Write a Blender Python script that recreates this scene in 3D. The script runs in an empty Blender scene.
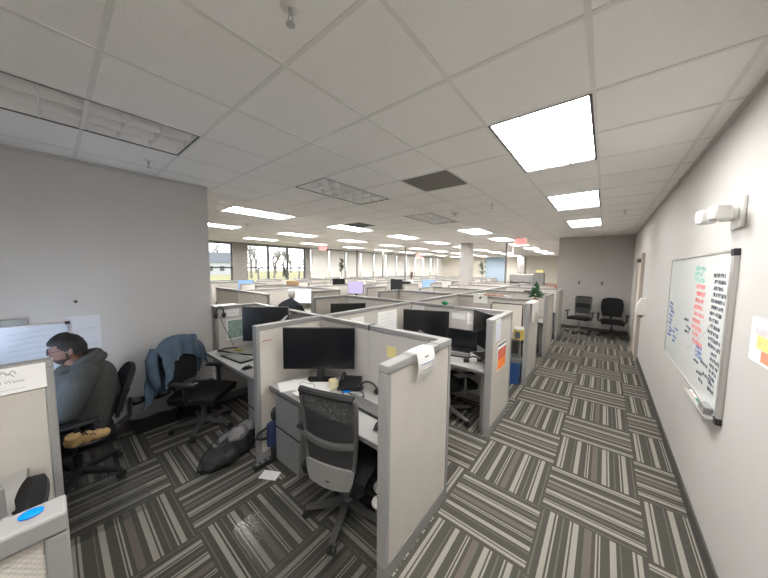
import bpy, bmesh, math, random
from mathutils import Vector, Matrix, Euler
random.seed(7)
sc = bpy.context.scene
COL = sc.collection
R = math.radians
H = 2.886            # ceiling height
PH = 1.32            # cubicle panel height

# ------------------------------------------------------------------ materials
MATS = {}
def mat(name, col, rough=0.6, metal=0.0, spec=0.5, noise=0.0, nscale=40.0, bump=0.0, emit=None, estr=0.0, alpha=1.0, trans=0.0):
    if name in MATS: return MATS[name]
    m = bpy.data.materials.new(name); m.use_nodes = True
    nt = m.node_tree; b = nt.nodes['Principled BSDF']
    b.inputs['Base Color'].default_value = (*col, 1)
    b.inputs['Roughness'].default_value = rough
    b.inputs['Metallic'].default_value = metal
    b.inputs['Specular IOR Level'].default_value = spec
    b.inputs['Alpha'].default_value = alpha
    b.inputs['Transmission Weight'].default_value = trans
    if emit:
        b.inputs['Emission Color'].default_value = (*emit, 1); b.inputs['Emission Strength'].default_value = estr
    if noise or bump:
        tc = nt.nodes.new('ShaderNodeTexCoord'); n = nt.nodes.new('ShaderNodeTexNoise')
        n.inputs['Scale'].default_value = nscale; n.inputs['Detail'].default_value = 4
        nt.links.new(tc.outputs['Object'], n.inputs['Vector'])
        if noise:
            mx = nt.nodes.new('ShaderNodeMix'); mx.data_type = 'RGBA'
            mx.inputs[6].default_value = (*[c*(1-noise) for c in col], 1)
            mx.inputs[7].default_value = (*[min(1, c*(1+noise)) for c in col], 1)
            nt.links.new(n.outputs['Fac'], mx.inputs[0]); nt.links.new(mx.outputs[2], b.inputs['Base Color'])
        if bump:
            bp = nt.nodes.new('ShaderNodeBump'); bp.inputs['Strength'].default_value = bump; bp.inputs['Distance'].default_value = 0.01
            nt.links.new(n.outputs['Fac'], bp.inputs['Height']); nt.links.new(bp.outputs[0], b.inputs['Normal'])
    MATS[name] = m
    return m

def carpet_material():
    m = bpy.data.materials.new('striped carpet tiles'); m.use_nodes = True
    nt = m.node_tree; N = nt.nodes.new; L = nt.links.new; b = nt.nodes['Principled BSDF']
    b.inputs['Roughness'].default_value = 0.95; b.inputs['Specular IOR Level'].default_value = 0.1
    g = N('ShaderNodeNewGeometry'); sp = N('ShaderNodeSeparateXYZ'); L(g.outputs['Position'], sp.inputs[0])
    def mth(op, a, c=None, d=None):
        n = N('ShaderNodeMath'); n.operation = op
        for i, v in enumerate((a, c, d)):
            if v is None: continue
            if isinstance(v, (int, float)): n.inputs[i].default_value = v
            else: L(v, n.inputs[i])
        return n.outputs[0]
    U = mth('DIVIDE', mth('SUBTRACT', sp.outputs[0], 0.32), 0.604)
    V = mth('DIVIDE', mth('SUBTRACT', sp.outputs[1], 0.55), 0.597)
    iu, iv = mth('FLOOR', U), mth('FLOOR', V)
    fu, fv = mth('SUBTRACT', U, iu), mth('SUBTRACT', V, iv)
    par = mth('MODULO', mth('ADD', mth('ADD', iu, iv), 200.0), 2.0)      # 1 -> stripes along y
    t = mth('ADD', mth('MULTIPLY', par, fu), mth('MULTIPLY', mth('SUBTRACT', 1.0, par), fv))
    cx = N('ShaderNodeCombineXYZ'); L(iu, cx.inputs[0]); L(iv, cx.inputs[1])
    wn = N('ShaderNodeTexWhiteNoise'); wn.noise_dimensions = '2D'; L(cx.outputs[0], wn.inputs['Vector'])
    flip = mth('GREATER_THAN', wn.outputs['Value'], 0.5)
    t2 = mth('ABSOLUTE', mth('SUBTRACT', t, flip))
    D = (.074, .071, .061); Mi = (.125, .118, .104); Li = (.275, .262, .232); Br = (.135, .115, .100)
    stops = [(0, D), (.045, Li), (.085, D), (.10, Li), (.125, D), (.215, Mi), (.23, D), (.26, Li), (.315, D), (.395, Li), (.41, D), (.425, Li),
             (.44, D), (.475, Br), (.515, Mi), (.545, D), (.60, Li), (.655, D), (.67, Li), (.69, D), (.745, Mi), (.76, D), (.81, Li), (.825, D),
             (.845, Li), (.895, D), (.955, Mi), (.97, D)]
    rp = N('ShaderNodeValToRGB'); rp.color_ramp.interpolation = 'CONSTANT'; e = rp.color_ramp.elements
    e[0].position = 0; e[0].color = (*D, 1); e[1].position = .045; e[1].color = (*Li, 1)
    for p, c in stops[2:]:
        q = e.new(p); q.color = (*c, 1)
    L(t2, rp.inputs[0])
    nz = N('ShaderNodeTexNoise'); nz.inputs['Scale'].default_value = 160; nz.inputs['Detail'].default_value = 3; L(g.outputs['Position'], nz.inputs['Vector'])
    k = mth('ADD', mth('MULTIPLY', nz.outputs['Fac'], 0.9), 0.55)
    vm = N('ShaderNodeVectorMath'); vm.operation = 'SCALE'; L(rp.outputs[0], vm.inputs[0]); L(k, vm.inputs['Scale'])
    L(vm.outputs[0], b.inputs['Base Color'])
    bp = N('ShaderNodeBump'); bp.inputs['Strength'].default_value = .4; bp.inputs['Distance'].default_value = .004
    L(nz.outputs['Fac'], bp.inputs['Height']); L(bp.outputs[0], b.inputs['Normal'])
    return m

def fabric_material(name, col, k=520.0, amp=.10):
    m = bpy.data.materials.new(name); m.use_nodes = True
    nt = m.node_tree; N = nt.nodes.new; L = nt.links.new; b = nt.nodes['Principled BSDF']
    b.inputs['Roughness'].default_value = .9; b.inputs['Specular IOR Level'].default_value = .15
    g = N('ShaderNodeNewGeometry'); sp = N('ShaderNodeSeparateXYZ'); L(g.outputs['Position'], sp.inputs[0])
    def mth(op, a, c=None):
        n = N('ShaderNodeMath'); n.operation = op
        for i, v in enumerate((a, c)):
            if v is None: continue
            if isinstance(v, (int, float)): n.inputs[i].default_value = v
            else: L(v, n.inputs[i])
        return n.outputs[0]
    hsum = mth('ADD', sp.outputs[0], sp.outputs[1])
    s = mth('MULTIPLY', mth('SINE', mth('MULTIPLY', hsum, k)), mth('SINE', mth('MULTIPLY', sp.outputs[2], k)))
    nz = N('ShaderNodeTexNoise'); nz.inputs['Scale'].default_value = 6; L(g.outputs['Position'], nz.inputs['Vector'])
    f = mth('ADD', mth('MULTIPLY', s, amp), mth('ADD', mth('MULTIPLY', nz.outputs['Fac'], .12), .94))
    vm = N('ShaderNodeVectorMath'); vm.operation = 'SCALE'; vm.inputs[0].default_value = col; L(f, vm.inputs['Scale'])
    L(vm.outputs[0], b.inputs['Base Color'])
    bp = N('ShaderNodeBump'); bp.inputs['Strength'].default_value = .3; bp.inputs['Distance'].default_value = .002
    L(s, bp.inputs['Height']); L(bp.outputs[0], b.inputs['Normal'])
    return m

def mesh_weave_material():
    m = bpy.data.materials.new('black chair mesh weave'); m.use_nodes = True
    nt = m.node_tree; N = nt.nodes.new; L = nt.links.new
    out = nt.nodes['Material Output']; b = nt.nodes['Principled BSDF']
    b.inputs['Base Color'].default_value = (.035, .035, .036, 1); b.inputs['Roughness'].default_value = .7
    tr = N('ShaderNodeBsdfTransparent'); mx = N('ShaderNodeMixShader')
    tc = N('ShaderNodeTexCoord'); v = N('ShaderNodeTexVoronoi'); v.inputs['Scale'].default_value = 260
    L(tc.outputs['Object'], v.inputs['Vector'])
    rp = N('ShaderNodeValToRGB'); rp.color_ramp.elements[0].position = .30; rp.color_ramp.elements[1].position = .5
    rp.color_ramp.elements[0].color = (.12, .12, .12, 1); rp.color_ramp.elements[1].color = (1, 1, 1, 1)
    L(v.outputs['Distance'], rp.inputs[0])
    L(rp.outputs[0], mx.inputs[0]); L(tr.outputs[0], mx.inputs[1]); L(b.outputs[0], mx.inputs[2]); L(mx.outputs[0], out.inputs[0])
    return m

M_carpet = carpet_material()
M_wall = mat('warm white wall paint', (.535, .52, .503), .7, spec=.25, noise=.02, nscale=3, bump=.02)
M_wallend = mat('grey wall paint', (.42, .402, .388), .7, spec=.25, noise=.02, nscale=3)
M_cream = mat('cream wall paint', (.74, .70, .62), .7, spec=.25, noise=.02, nscale=3)
M_blue = mat('light blue wall paint', (.44, .55, .66), .7, spec=.25, noise=.02, nscale=3)
M_ceil = mat('mineral fibre ceiling tile', (.93, .91, .88), .95, spec=.1, noise=.05, nscale=120, bump=.25)
M_tbar = mat('ceiling grid steel', (.80, .785, .745), .5, noise=.03, nscale=5)
M_angle = mat('wall angle steel', (.50, .485, .46), .5, noise=.03, nscale=5)
M_base = mat('dark vinyl base', (.075, .070, .066), .6, noise=.1, nscale=20)
M_fab = fabric_material('oatmeal panel fabric', (.56, .53, .48))
M_fabd = fabric_material('grey panel fabric', (.58, .55, .52))
M_cap = mat('grey panel trim paint', (.26, .257, .25), .45, noise=.04, nscale=30)
M_capl = mat('pale grey panel trim paint', (.31, .307, .30), .45, noise=.04, nscale=30)
M_top = mat('pale laminate worktop', (.44, .435, .42), .35, noise=.03, nscale=60)
M_edge = mat('grey worktop edging', (.16, .155, .15), .5, noise=.05, nscale=30)
M_ped = mat('grey filing metal', (.20, .198, .195), .45, noise=.03, nscale=20)
M_blackp = mat('black plastic', (.018, .018, .019), .45, noise=.15, nscale=60)
M_black = mat('black seat fabric', (.016, .016, .017), .9, spec=.2, noise=.25, nscale=120, bump=.2)
M_screen = mat('dark glossy screen', (.010, .011, .013), .22, noise=.1, nscale=4)
M_greyp = mat('grey chair plastic', (.085, .084, .081), .45, noise=.05, nscale=40)
M_silver = mat('silver chair plastic', (.23, .226, .218), .4, noise=.04, nscale=40)
M_metal = mat('brushed metal', (.55, .55, .55), .3, metal=.9, noise=.05, nscale=80)
M_alu = mat('aluminium board frame', (.52, .51, .49), .35, metal=.6, noise=.05, nscale=80)
M_white = mat('white plastic', (.78, .77, .74), .4, noise=.02, nscale=20)
M_paper = mat('white paper', (.86, .855, .84), .8, spec=.2, noise=.03, nscale=20)
M_wboard = mat('whiteboard enamel', (.74, .77, .76), .16, noise=.02, nscale=3)
M_louv = mat('white louvre enamel', (.90, .89, .87), .3, noise=.02, nscale=10)
M_louvs = mat('satin louvre aluminium', (.90, .89, .87), .28, metal=.2, noise=.02, nscale=10)
M_dframe = mat('dark fixture rim', (.09, .085, .08), .5, noise=.05, nscale=30)
M_lit = mat('lit fluorescent lens', (.9, .9, .9), .4, emit=(1.0, .985, .965), estr=16.0, noise=.01, nscale=2)
M_lit2 = mat('dimmer lit fluorescent lens', (.9, .9, .9), .4, emit=(1.0, .985, .965), estr=6.0, noise=.01, nscale=2)
M_lit3 = mat('part strength lit fluorescent lens', (.9, .9, .9), .4, emit=(1.0, .985, .965), estr=11.0, noise=.01, nscale=2)  # emission set between full and dim to balance near brightness
M_mesh = mesh_weave_material()
M_return = mat('perforated taupe return grille', (.21, .195, .17), .8, noise=.2, nscale=300)
M_vent = mat('dark vent metal', (.07, .065, .06), .6, noise=.1, nscale=40)
M_denim = mat('faded blue jacket cloth', (.085, .125, .175), .9, spec=.1, noise=.3, nscale=14, bump=.4)
M_hood = mat('charcoal hoodie fleece', (.062, .066, .064), .95, spec=.1, noise=.25, nscale=50, bump=.35)
M_shirt = mat('slate blue sleeve cloth', (.105, .135, .19), .9, spec=.1, noise=.2, nscale=30)
M_pants = mat('dark trouser cloth', (.022, .024, .028), .9, spec=.1, noise=.25, nscale=60)
M_skin = mat('brown skin', (.155, .070, .046), .55, noise=.12, nscale=30)
M_skin2 = mat('light skin', (.45, .28, .21), .55, noise=.1, nscale=30)
M_hair = mat('black hair', (.006, .0055, .0055), .7, noise=.4, nscale=90, bump=.6)
M_grhair = mat('grey hair', (.33, .31, .28), .8, noise=.3, nscale=90, bump=.5)
M_boot = mat('tan boot leather', (.36, .225, .09), .7, noise=.3, nscale=30, bump=.3)
M_lace = mat('dark boot lace', (.03, .02, .015), .8, noise=.1)
M_bluebin = mat('blue recycling plastic', (.03, .085, .25), .45, noise=.06, nscale=20)
M_liner = mat('crinkled grey bin liner', (.19, .19, .186), .4, noise=.25, nscale=25, bump=.25)
M_red = mat('red print', (.62, .05, .04), .6, noise=.1, nscale=20)
M_orange = mat('orange print', (.85, .26, .03), .6, noise=.1, nscale=20)
M_yellow = mat('yellow note paper', (.80, .70, .30), .8, noise=.05, nscale=20)
M_gold = mat('gold tin print', (.55, .40, .10), .5, noise=.3, nscale=20)
M_green = mat('green plastic', (.03, .28, .12), .5, noise=.1, nscale=20)
M_greenf = mat('soft green card', (.16, .34, .22), .7, noise=.1, nscale=20)
M_leaf = mat('dark green foliage', (.035, .10, .035), .8, noise=.4, nscale=30)
M_leafd = mat('deep green houseplant leaf', (.02, .035, .016), .7, noise=.4, nscale=30)
M_bluebtn = mat('bright blue gel', (.0, .20, .72), .2, noise=.05, nscale=20)
M_ink = mat('dark marker ink', (.09, .10, .13), .7, noise=.1)
M_inkr = mat('red marker ink', (.82, .25, .24), .7, noise=.1)
M_inkt = mat('teal marker ink', (.30, .60, .52), .7, noise=.1)
M_inkb = mat('blue marker ink', (.13, .20, .45), .7, noise=.1)
M_inkg = mat('faint grey ink', (.42, .42, .43), .7, noise=.1)
M_card = mat('brown cardboard', (.36, .23, .12), .8, noise=.1, nscale=20)
M_door = mat('beige door paint', (.60, .55, .48), .5, noise=.03, nscale=10)
M_frame = mat('taupe door frame paint', (.44, .39, .34), .5, noise=.03, nscale=10)
M_wframe = mat('dark bronze window frame', (.06, .055, .05), .5, noise=.1, nscale=20)
M_blind = mat('off-white vertical blind', (.76, .745, .705), .75, noise=.06, nscale=8)
M_curt = mat('grey pier panel', (.30, .285, .265), .8, noise=.1, nscale=8)
M_grass = mat('winter lawn', (.20, .18, .075), .95, noise=.3, nscale=.4)
M_bark = mat('grey bark', (.17, .14, .12), .9, noise=.3, nscale=5)
M_roof = mat('grey shingles', (.10, .105, .115), .9, noise=.2, nscale=5)
M_siding = mat('white siding', (.42, .42, .43), .8, noise=.03, nscale=5)
M_exit = mat('lit red exit letters', (.8, .1, .1), .5, emit=(1.0, .10, .10), estr=2.0, noise=.01)
M_exitbody = mat('pale exit sign housing', (.75, .62, .60), .5, emit=(1.0, .25, .22), estr=.25, noise=.01)
M_scrw = mat('lit white screen', (.1, .1, .1), .3, emit=(.93, .96, 1.0), estr=.60, noise=.01)
M_scrb = mat('lit blue screen', (.1, .1, .1), .3, emit=(.28, .52, .95), estr=.5, noise=.01)
M_scrp = mat('lit lilac screen', (.1, .1, .1), .3, emit=(.60, .52, .85), estr=.42, noise=.01)
M_bag = mat('black bag nylon', (.022, .022, .024), .7, noise=.3, nscale=20, bump=.4)
M_bagg = mat('grey bag cloth', (.20, .19, .19), .8, noise=.3, nscale=20, bump=.4)
M_navy = mat('navy bag cloth', (.02, .035, .10), .8, noise=.3, nscale=20)
M_cloth = mat('white draped cloth', (.75, .74, .71), .9, noise=.06, nscale=20, bump=.3)
M_bluerefl = mat('painted blue reflection', (.42, .50, .72), .5, noise=.05, nscale=10)
M_rub = mat('black rubber', (.014, .014, .014), .6, noise=.2, nscale=50)
def mat_plastic_mat():
    m = bpy.data.materials.new('clear floor mat vinyl'); m.use_nodes = True
    nt = m.node_tree; N = nt.nodes.new; L = nt.links.new
    out = nt.nodes['Material Output']; nt.nodes.remove(nt.nodes['Principled BSDF'])
    tr = N('ShaderNodeBsdfTransparent'); tr.inputs[0].default_value = (.95, .95, .945, 1)
    gl = N('ShaderNodeBsdfGlossy'); gl.inputs['Roughness'].default_value = .30; gl.inputs[0].default_value = (.9, .9, .9, 1)
    fr = N('ShaderNodeFresnel'); fr.inputs[0].default_value = 1.55
    ge = N('ShaderNodeNewGeometry'); iv = N('ShaderNodeMath'); iv.operation = 'SUBTRACT'; iv.inputs[0].default_value = 1; L(ge.outputs['Backfacing'], iv.inputs[1]); ml = N('ShaderNodeMath'); ml.operation = 'MULTIPLY'; L(fr.outputs[0], ml.inputs[0]); L(iv.outputs[0], ml.inputs[1]); m2 = N('ShaderNodeMath'); m2.operation = 'MULTIPLY'; m2.inputs[1].default_value = 2.0; L(ml.outputs[0], m2.inputs[0])
    tc = N('ShaderNodeTexCoord'); nz = N('ShaderNodeTexNoise'); nz.inputs['Scale'].default_value = 30
    bp = N('ShaderNodeBump'); bp.inputs['Strength'].default_value = .006; bp.inputs['Distance'].default_value = .003
    L(tc.outputs['Object'], nz.inputs['Vector']); L(nz.outputs['Fac'], bp.inputs['Height']); nr = N('ShaderNodeMapRange'); nr.inputs['To Min'].default_value = .24; nr.inputs['To Max'].default_value = .36; L(nz.outputs['Fac'], nr.inputs['Value']); L(nr.outputs['Result'], gl.inputs['Roughness'])
    mx = N('ShaderNodeMixShader'); L(m2.outputs[0], mx.inputs[0]); L(tr.outputs[0], mx.inputs[1]); L(gl.outputs[0], mx.inputs[2])
    L(mx.outputs[0], out.inputs[0]); return m
M_vinyl = mat_plastic_mat()
def glass_mat():
    m = bpy.data.materials.new('window glass'); m.use_nodes = True
    nt = m.node_tree; N = nt.nodes.new; L = nt.links.new
    out = nt.nodes['Material Output']; nt.nodes.remove(nt.nodes['Principled BSDF'])
    tr = N('ShaderNodeBsdfTransparent'); tr.inputs[0].default_value = (.93, .95, .95, 1)
    gl = N('ShaderNodeBsdfGlossy'); gl.inputs['Roughness'].default_value = .02
    fr = N('ShaderNodeFresnel'); fr.inputs[0].default_value = 1.3
    ge = N('ShaderNodeNewGeometry'); iv = N('ShaderNodeMath'); iv.operation = 'SUBTRACT'; iv.inputs[0].default_value = 1; L(ge.outputs['Backfacing'], iv.inputs[1]); ml = N('ShaderNodeMath'); ml.operation = 'MULTIPLY'; L(fr.outputs[0], ml.inputs[0]); L(iv.outputs[0], ml.inputs[1])
    nz = N('ShaderNodeTexNoise'); nz.inputs['Scale'].default_value = 2
    mx = N('ShaderNodeMixShader'); L(ml.outputs[0], mx.inputs[0]); L(tr.outputs[0], mx.inputs[1]); L(gl.outputs[0], mx.inputs[2])
    L(mx.outputs[0], out.inputs[0]); return m
M_glass = glass_mat()

# ------------------------------------------------------------------ geometry helpers
class MB:
    def __init__(s): s.bm = bmesh.new()
    def box(s, x0, x1, y0, y1, z0, z1, bev=0.0, mtx=None, seg=2):
        r = bmesh.ops.create_cube(s.bm, size=1.0)
        vs = r['verts']
        for v in vs:
            v.co = Vector(((x0+x1)/2 + v.co.x*(x1-x0), (y0+y1)/2 + v.co.y*(y1-y0), (z0+z1)/2 + v.co.z*(z1-z0)))
        if bev > 0:
            es = list({e for v in vs for e in v.link_edges})
            rr = bmesh.ops.bevel(s.bm, geom=es, offset=bev, segments=seg, affect='EDGES', profile=.5)
            if mtx:
                vv = {v for f in rr['faces'] for v in f.verts}
                # bevel keeps only new verts; gather connected island
                st = list(vv); seen = set(vv)
                while st:
                    a = st.pop()
                    for e in a.link_edges:
                        o = e.other_vert(a)
                        if o not in seen: seen.add(o); st.append(o)
                for v in seen: v.co = mtx @ v.co
        elif mtx:
            for v in vs: v.co = mtx @ v.co
        return s
    def cyl(s, p0, p1, r0, r1=None, n=14, caps=True):
        r1 = r0 if r1 is None else r1
        p0, p1 = Vector(p0), Vector(p1); d = (p1-p0); L = d.length
        q = d.to_track_quat('Z', 'Y').to_matrix().to_4x4(); q.translation = (p0+p1)/2
        bmesh.ops.create_cone(s.bm, cap_ends=caps, segments=n, radius1=r0, radius2=r1, depth=L, matrix=q)
        return s
    def sph(s, c, rad, n=16, mtx=None):
        if isinstance(rad, (int, float)): rad = (rad,)*3
        m = Matrix.Translation(Vector(c)) @ (mtx or Matrix()) @ Matrix.Diagonal((*rad, 1))
        bmesh.ops.create_uvsphere(s.bm, u_segments=n, v_segments=max(6, n*2//3), radius=1, matrix=m)
        return s
    def tube(s, pts, r, n=8, closed=False, sy=1.0):
        pts = [Vector(p) for p in pts]; N = len(pts); rings = []
        rs = r if isinstance(r, (list, tuple)) else [r]*N
        up = None
        for i, p in enumerate(pts):
            a = pts[i-1] if (i > 0 or closed) else pts[0]
            b = pts[(i+1) % N] if (i < N-1 or closed) else pts[-1]
            t = (b-a).normalized()
            if up is None:
                up = Vector((0, 0, 1)) if abs(t.z) < .9 else Vector((1, 0, 0))
            x = t.cross(up)
            if x.length < 1e-4: x = t.cross(Vector((0, 1, 0)))
            x.normalize(); y = x.cross(t).normalized(); up = y
            rings.append([s.bm.verts.new(p + x*math.cos(2*math.pi*k/n)*rs[i] + y*math.sin(2*math.pi*k/n)*rs[i]*sy) for k in range(n)])
        M = N if closed else N-1
        for i in range(M):
            A, B = rings[i], rings[(i+1) % N]
            for k in range(n): s.bm.faces.new((A[k], A[(k+1) % n], B[(k+1) % n], B[k]))
        if not closed:
            s.bm.faces.new(rings[0][::-1]); s.bm.faces.new(rings[-1])
        return s
    def lathe(s, prof, c=(0, 0, 0), n=20, sx=1, sy=1):
        c = Vector(c); rings = []
        for r, z in prof:
            rings.append([s.bm.verts.new(c + Vector((max(r, 1e-4)*sx*math.cos(2*math.pi*k/n), max(r, 1e-4)*sy*math.sin(2*math.pi*k/n), z))) for k in range(n)])
        for A, B in zip(rings, rings[1:]):
            for k in range(n): s.bm.faces.new((A[k], A[(k+1) % n], B[(k+1) % n], B[k]))
        s.bm.faces.new(rings[0][::-1]); s.bm.faces.new(rings[-1]); return s
    def prism(s, pts, z0, z1, mtx=None):
        A = [s.bm.verts.new((x, y, z0)) for x, y in pts]; B = [s.bm.verts.new((x, y, z1)) for x, y in pts]
        n = len(pts); s.bm.faces.new(A[::-1]); s.bm.faces.new(B)
        for k in range(n): s.bm.faces.new((A[k], A[(k+1) % n], B[(k+1) % n], B[k]))
        if mtx:
            for v in A+B: v.co = mtx @ v.co
        return s
    def quad(s, *p):
        s.bm.faces.new([s.bm.verts.new(q) for q in p]); return s
    def grid(s, f, nu, nv, thick=0.0):
        """sheet f(u,v)->Vector, closed solid when thick>0"""
        P = [[Vector(f(i/nu, j/nv)) for j in range(nv+1)] for i in range(nu+1)]
        V = [[s.bm.verts.new(p) for p in row] for row in P]
        fs = []
        for i in range(nu):
            for j in range(nv): fs.append(s.bm.faces.new((V[i][j], V[i+1][j], V[i+1][j+1], V[i][j+1])))
        if thick:
            s.bm.normal_update()
            W = [[s.bm.verts.new(V[i][j].co - V[i][j].normal*thick) for j in range(nv+1)] for i in range(nu+1)]
            for i in range(nu):
                for j in range(nv): s.bm.faces.new((W[i][j+1], W[i+1][j+1], W[i+1][j], W[i][j]))
            b = [(i, 0) for i in range(nu)]+[(nu, j) for j in range(nv)]+[(i, nv) for i in range(nu, 0, -1)]+[(0, j) for j in range(nv, 0, -1)]
            for (i, j), (k, l) in zip(b, b[1:]+b[:1]): s.bm.faces.new((V[k][l], V[i][j], W[i][j], W[k][l]))
        return s
    def build(s, name, m, parent=None, smooth=False, loc=None, rotz=0):
        bmesh.ops.recalc_face_normals(s.bm, faces=s.bm.faces)
        me = bpy.data.meshes.new(name); s.bm.to_mesh(me); s.bm.free()
        me.materials.append(m)
        if smooth:
            for p in me.polygons: p.use_smooth = True
            try: me.set_sharp_from_angle(angle=R(40))
            except Exception: pass
        o = bpy.data.objects.new(name, me); COL.objects.link(o)
        if parent: o.parent = parent
        if loc is not None: o.location = loc
        if rotz: o.rotation_euler = (0, 0, rotz)
        return o

def tag(o, label, cat, group=None, kind=None):
    o['label'] = label; o['category'] = cat
    if group: o['group'] = group
    if kind: o['kind'] = kind
    return o
def thing(name, label, cat, loc=(0, 0, 0), rotz=0, group=None):
    o = bpy.data.objects.new(name, None); COL.objects.link(o)
    o.empty_display_size = .1
    o.location = loc; o.rotation_euler = (0, 0, rotz)
    return tag(o, label, cat, group)
def struct(mb, name, m, parent=None, smooth=False):
    o = mb.build(name, m, parent, smooth)
    if not parent: o['kind'] = 'structure'
    return o
def bx(*a, **k): return MB().box(*a, **k)
def text_part(body, name, size, m, parent, mtx, extr=.0006, align='LEFT'):
    c = bpy.data.curves.new(name, 'FONT'); c.body = body; c.size = size; c.extrude = extr; c.align_x = align
    t = bpy.data.objects.new('tmp', c); COL.objects.link(t)
    bpy.context.view_layer.update()
    dg = bpy.context.evaluated_depsgraph_get()
    me = bpy.data.meshes.new_from_object(t.evaluated_get(dg))
    bpy.data.objects.remove(t); bpy.data.curves.remove(c)
    me.transform(mtx); me.materials.clear(); me.materials.append(m); me.name = name
    o = bpy.data.objects.new(name, me); COL.objects.link(o); o.parent = parent
    return o
def skin_bm(verts, edges, radii, levels=1, root=0):
    """limbs as densely overlapping ellipsoids along a skeleton; remesh() fuses them into one surface"""
    def r3(r):
        if isinstance(r, (int, float)): return Vector((r, r, r))
        return Vector((r[0], r[1], r[1])) if len(r) == 2 else Vector(r)
    pv, pf = [], []
    for a, b in edges:
        A, B = Vector(verts[a]), Vector(verts[b]); ra, rb = r3(radii[a]), r3(radii[b])
        n = max(2, int((B-A).length/(.42*min(min(ra), min(rb))))+1)
        for k in range(n+1):
            t = k/n; r = ra.lerp(rb, t); c = A.lerp(B, t)
            sv, sf = BALL[0] if max(r) < .03 else BALL[1]
            o0 = len(pv)
            pv += [(c.x+x*r.x, c.y+y*r.y, c.z+z*r.z) for x, y, z in sv]
            pf += [tuple(o0+i for i in f) for f in sf]
    me = bpy.data.meshes.new('balls'); me.from_pydata(pv, [], pf)
    bm = bmesh.new(); bm.from_mesh(me); bpy.data.meshes.remove(me)
    return bm
def ball(su, sv_):
    v = [(0, 0, 1)] + [(math.sin(math.pi*i/sv_)*math.cos(2*math.pi*k/su), math.sin(math.pi*i/sv_)*math.sin(2*math.pi*k/su), math.cos(math.pi*i/sv_)) for i in range(1, sv_) for k in range(su)] + [(0, 0, -1)]
    f = [(0, 1+k, 1+(k+1) % su) for k in range(su)]
    for i in range(sv_-2):
        a = 1+i*su
        f += [(a+k, a+su+k, a+su+(k+1) % su, a+(k+1) % su) for k in range(su)]
    a = 1+(sv_-2)*su; L = len(v)-1
    return v, f + [(a+k, L, a+(k+1) % su) for k in range(su)]
BALL = [ball(10, 7), ball(18, 12)]
def add_bm(mb, bm):
    me = bpy.data.meshes.new('t'); bm.to_mesh(me); bm.free(); mb.bm.from_mesh(me); bpy.data.meshes.remove(me)
def remesh(o, size, smooth_it=2):
    md = o.modifiers.new('r', 'REMESH'); md.mode = 'VOXEL'; md.voxel_size = size; md.use_smooth_shade = True
    if smooth_it:
        s2 = o.modifiers.new('sm', 'SMOOTH'); s2.iterations = smooth_it; s2.factor = .5
    bpy.context.view_layer.update()
    dg = bpy.context.evaluated_depsgraph_get()
    m2 = bpy.data.meshes.new_from_object(o.evaluated_get(dg))
    b2 = bmesh.new(); b2.from_mesh(m2); b2.verts.ensure_lookup_table(); seen = set(); best = []
    for v in b2.verts:
        if v in seen: continue
        st, isl = [v], [v]; seen.add(v)
        while st:
            a = st.pop()
            for e in a.link_edges:
                w_ = e.other_vert(a)
                if w_ not in seen: seen.add(w_); st.append(w_); isl.append(w_)
        if len(isl) > len(best): best = isl
    if len(best) < len(b2.verts):
        bs = set(best); bmesh.ops.delete(b2, geom=[v for v in b2.verts if v not in bs], context='VERTS'); b2.to_mesh(m2)
    b2.free()
    mt = o.data.materials[0]; o.modifiers.clear(); o.data = m2
    m2.materials.clear(); m2.materials.append(mt)
    for p in m2.polygons: p.use_smooth = True
    return o
def ordinal(i): return ['first', 'second', 'third', 'fourth', 'fifth', 'sixth', 'seventh', 'eighth', 'ninth', 'tenth', 'eleventh', 'twelfth', 'thirteenth'][i]

# ------------------------------------------------------------------ camera
cam = bpy.data.cameras.new('camera'); co = bpy.data.objects.new('camera', cam); COL.objects.link(co); sc.camera = co
yaw, pit, rol = R(39.154), R(4.451), R(-.637)
fw = Vector((-math.sin(yaw)*math.cos(pit), math.cos(yaw)*math.cos(pit), -math.sin(pit)))
rt = Vector((math.cos(yaw), math.sin(yaw), 0)); dn = fw.cross(rt)
r2 = rt*math.cos(rol) + dn*math.sin(rol); d2 = -rt*math.sin(rol) + dn*math.cos(rol)
mw = Matrix((r2, -d2, -fw)).transposed().to_4x4(); mw.translation = (0, 0, 1.86)
co.matrix_world = mw
cam.sensor_width = 36; cam.lens = 271.04/768*36; cam.clip_start = .02; cam.clip_end = 300

# ------------------------------------------------------------------ room shell
XW, XR, Y0, YF = -12.2, .605, -4.4, 24.0
fl = struct(bx(XW-.2, XR+.2, Y0-.2, YF+.2, -.06, 0), 'floor', M_carpet)
struct(bx(XR, XR+.15, Y0, 10.4, 0, H), 'wall_right', M_wall)
struct(bx(-4.25, -4.1, Y0, 1.344, 0, H), 'wall_left', M_wall)
struct(bx(XW, XR, Y0-.15, Y0, 0, H), 'wall_rear_bounce', M_cream)  # unseen wall added to enclose the room; cream paint raises bounced light
struct(MB().box(-1.2, XR+.15, 10.4, 10.55, 0, H).box(-1.2, -1.05, 10.55, YF, 0, H), 'wall_end', M_wallend)
struct(bx(XW, -1.05, YF, YF+.15, 0, H), 'wall_far', M_cream)
struct(bx(-8.15, -6.45, YF-.02, YF-.001, 0, H-.02), 'wall_accent', M_blue)
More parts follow.
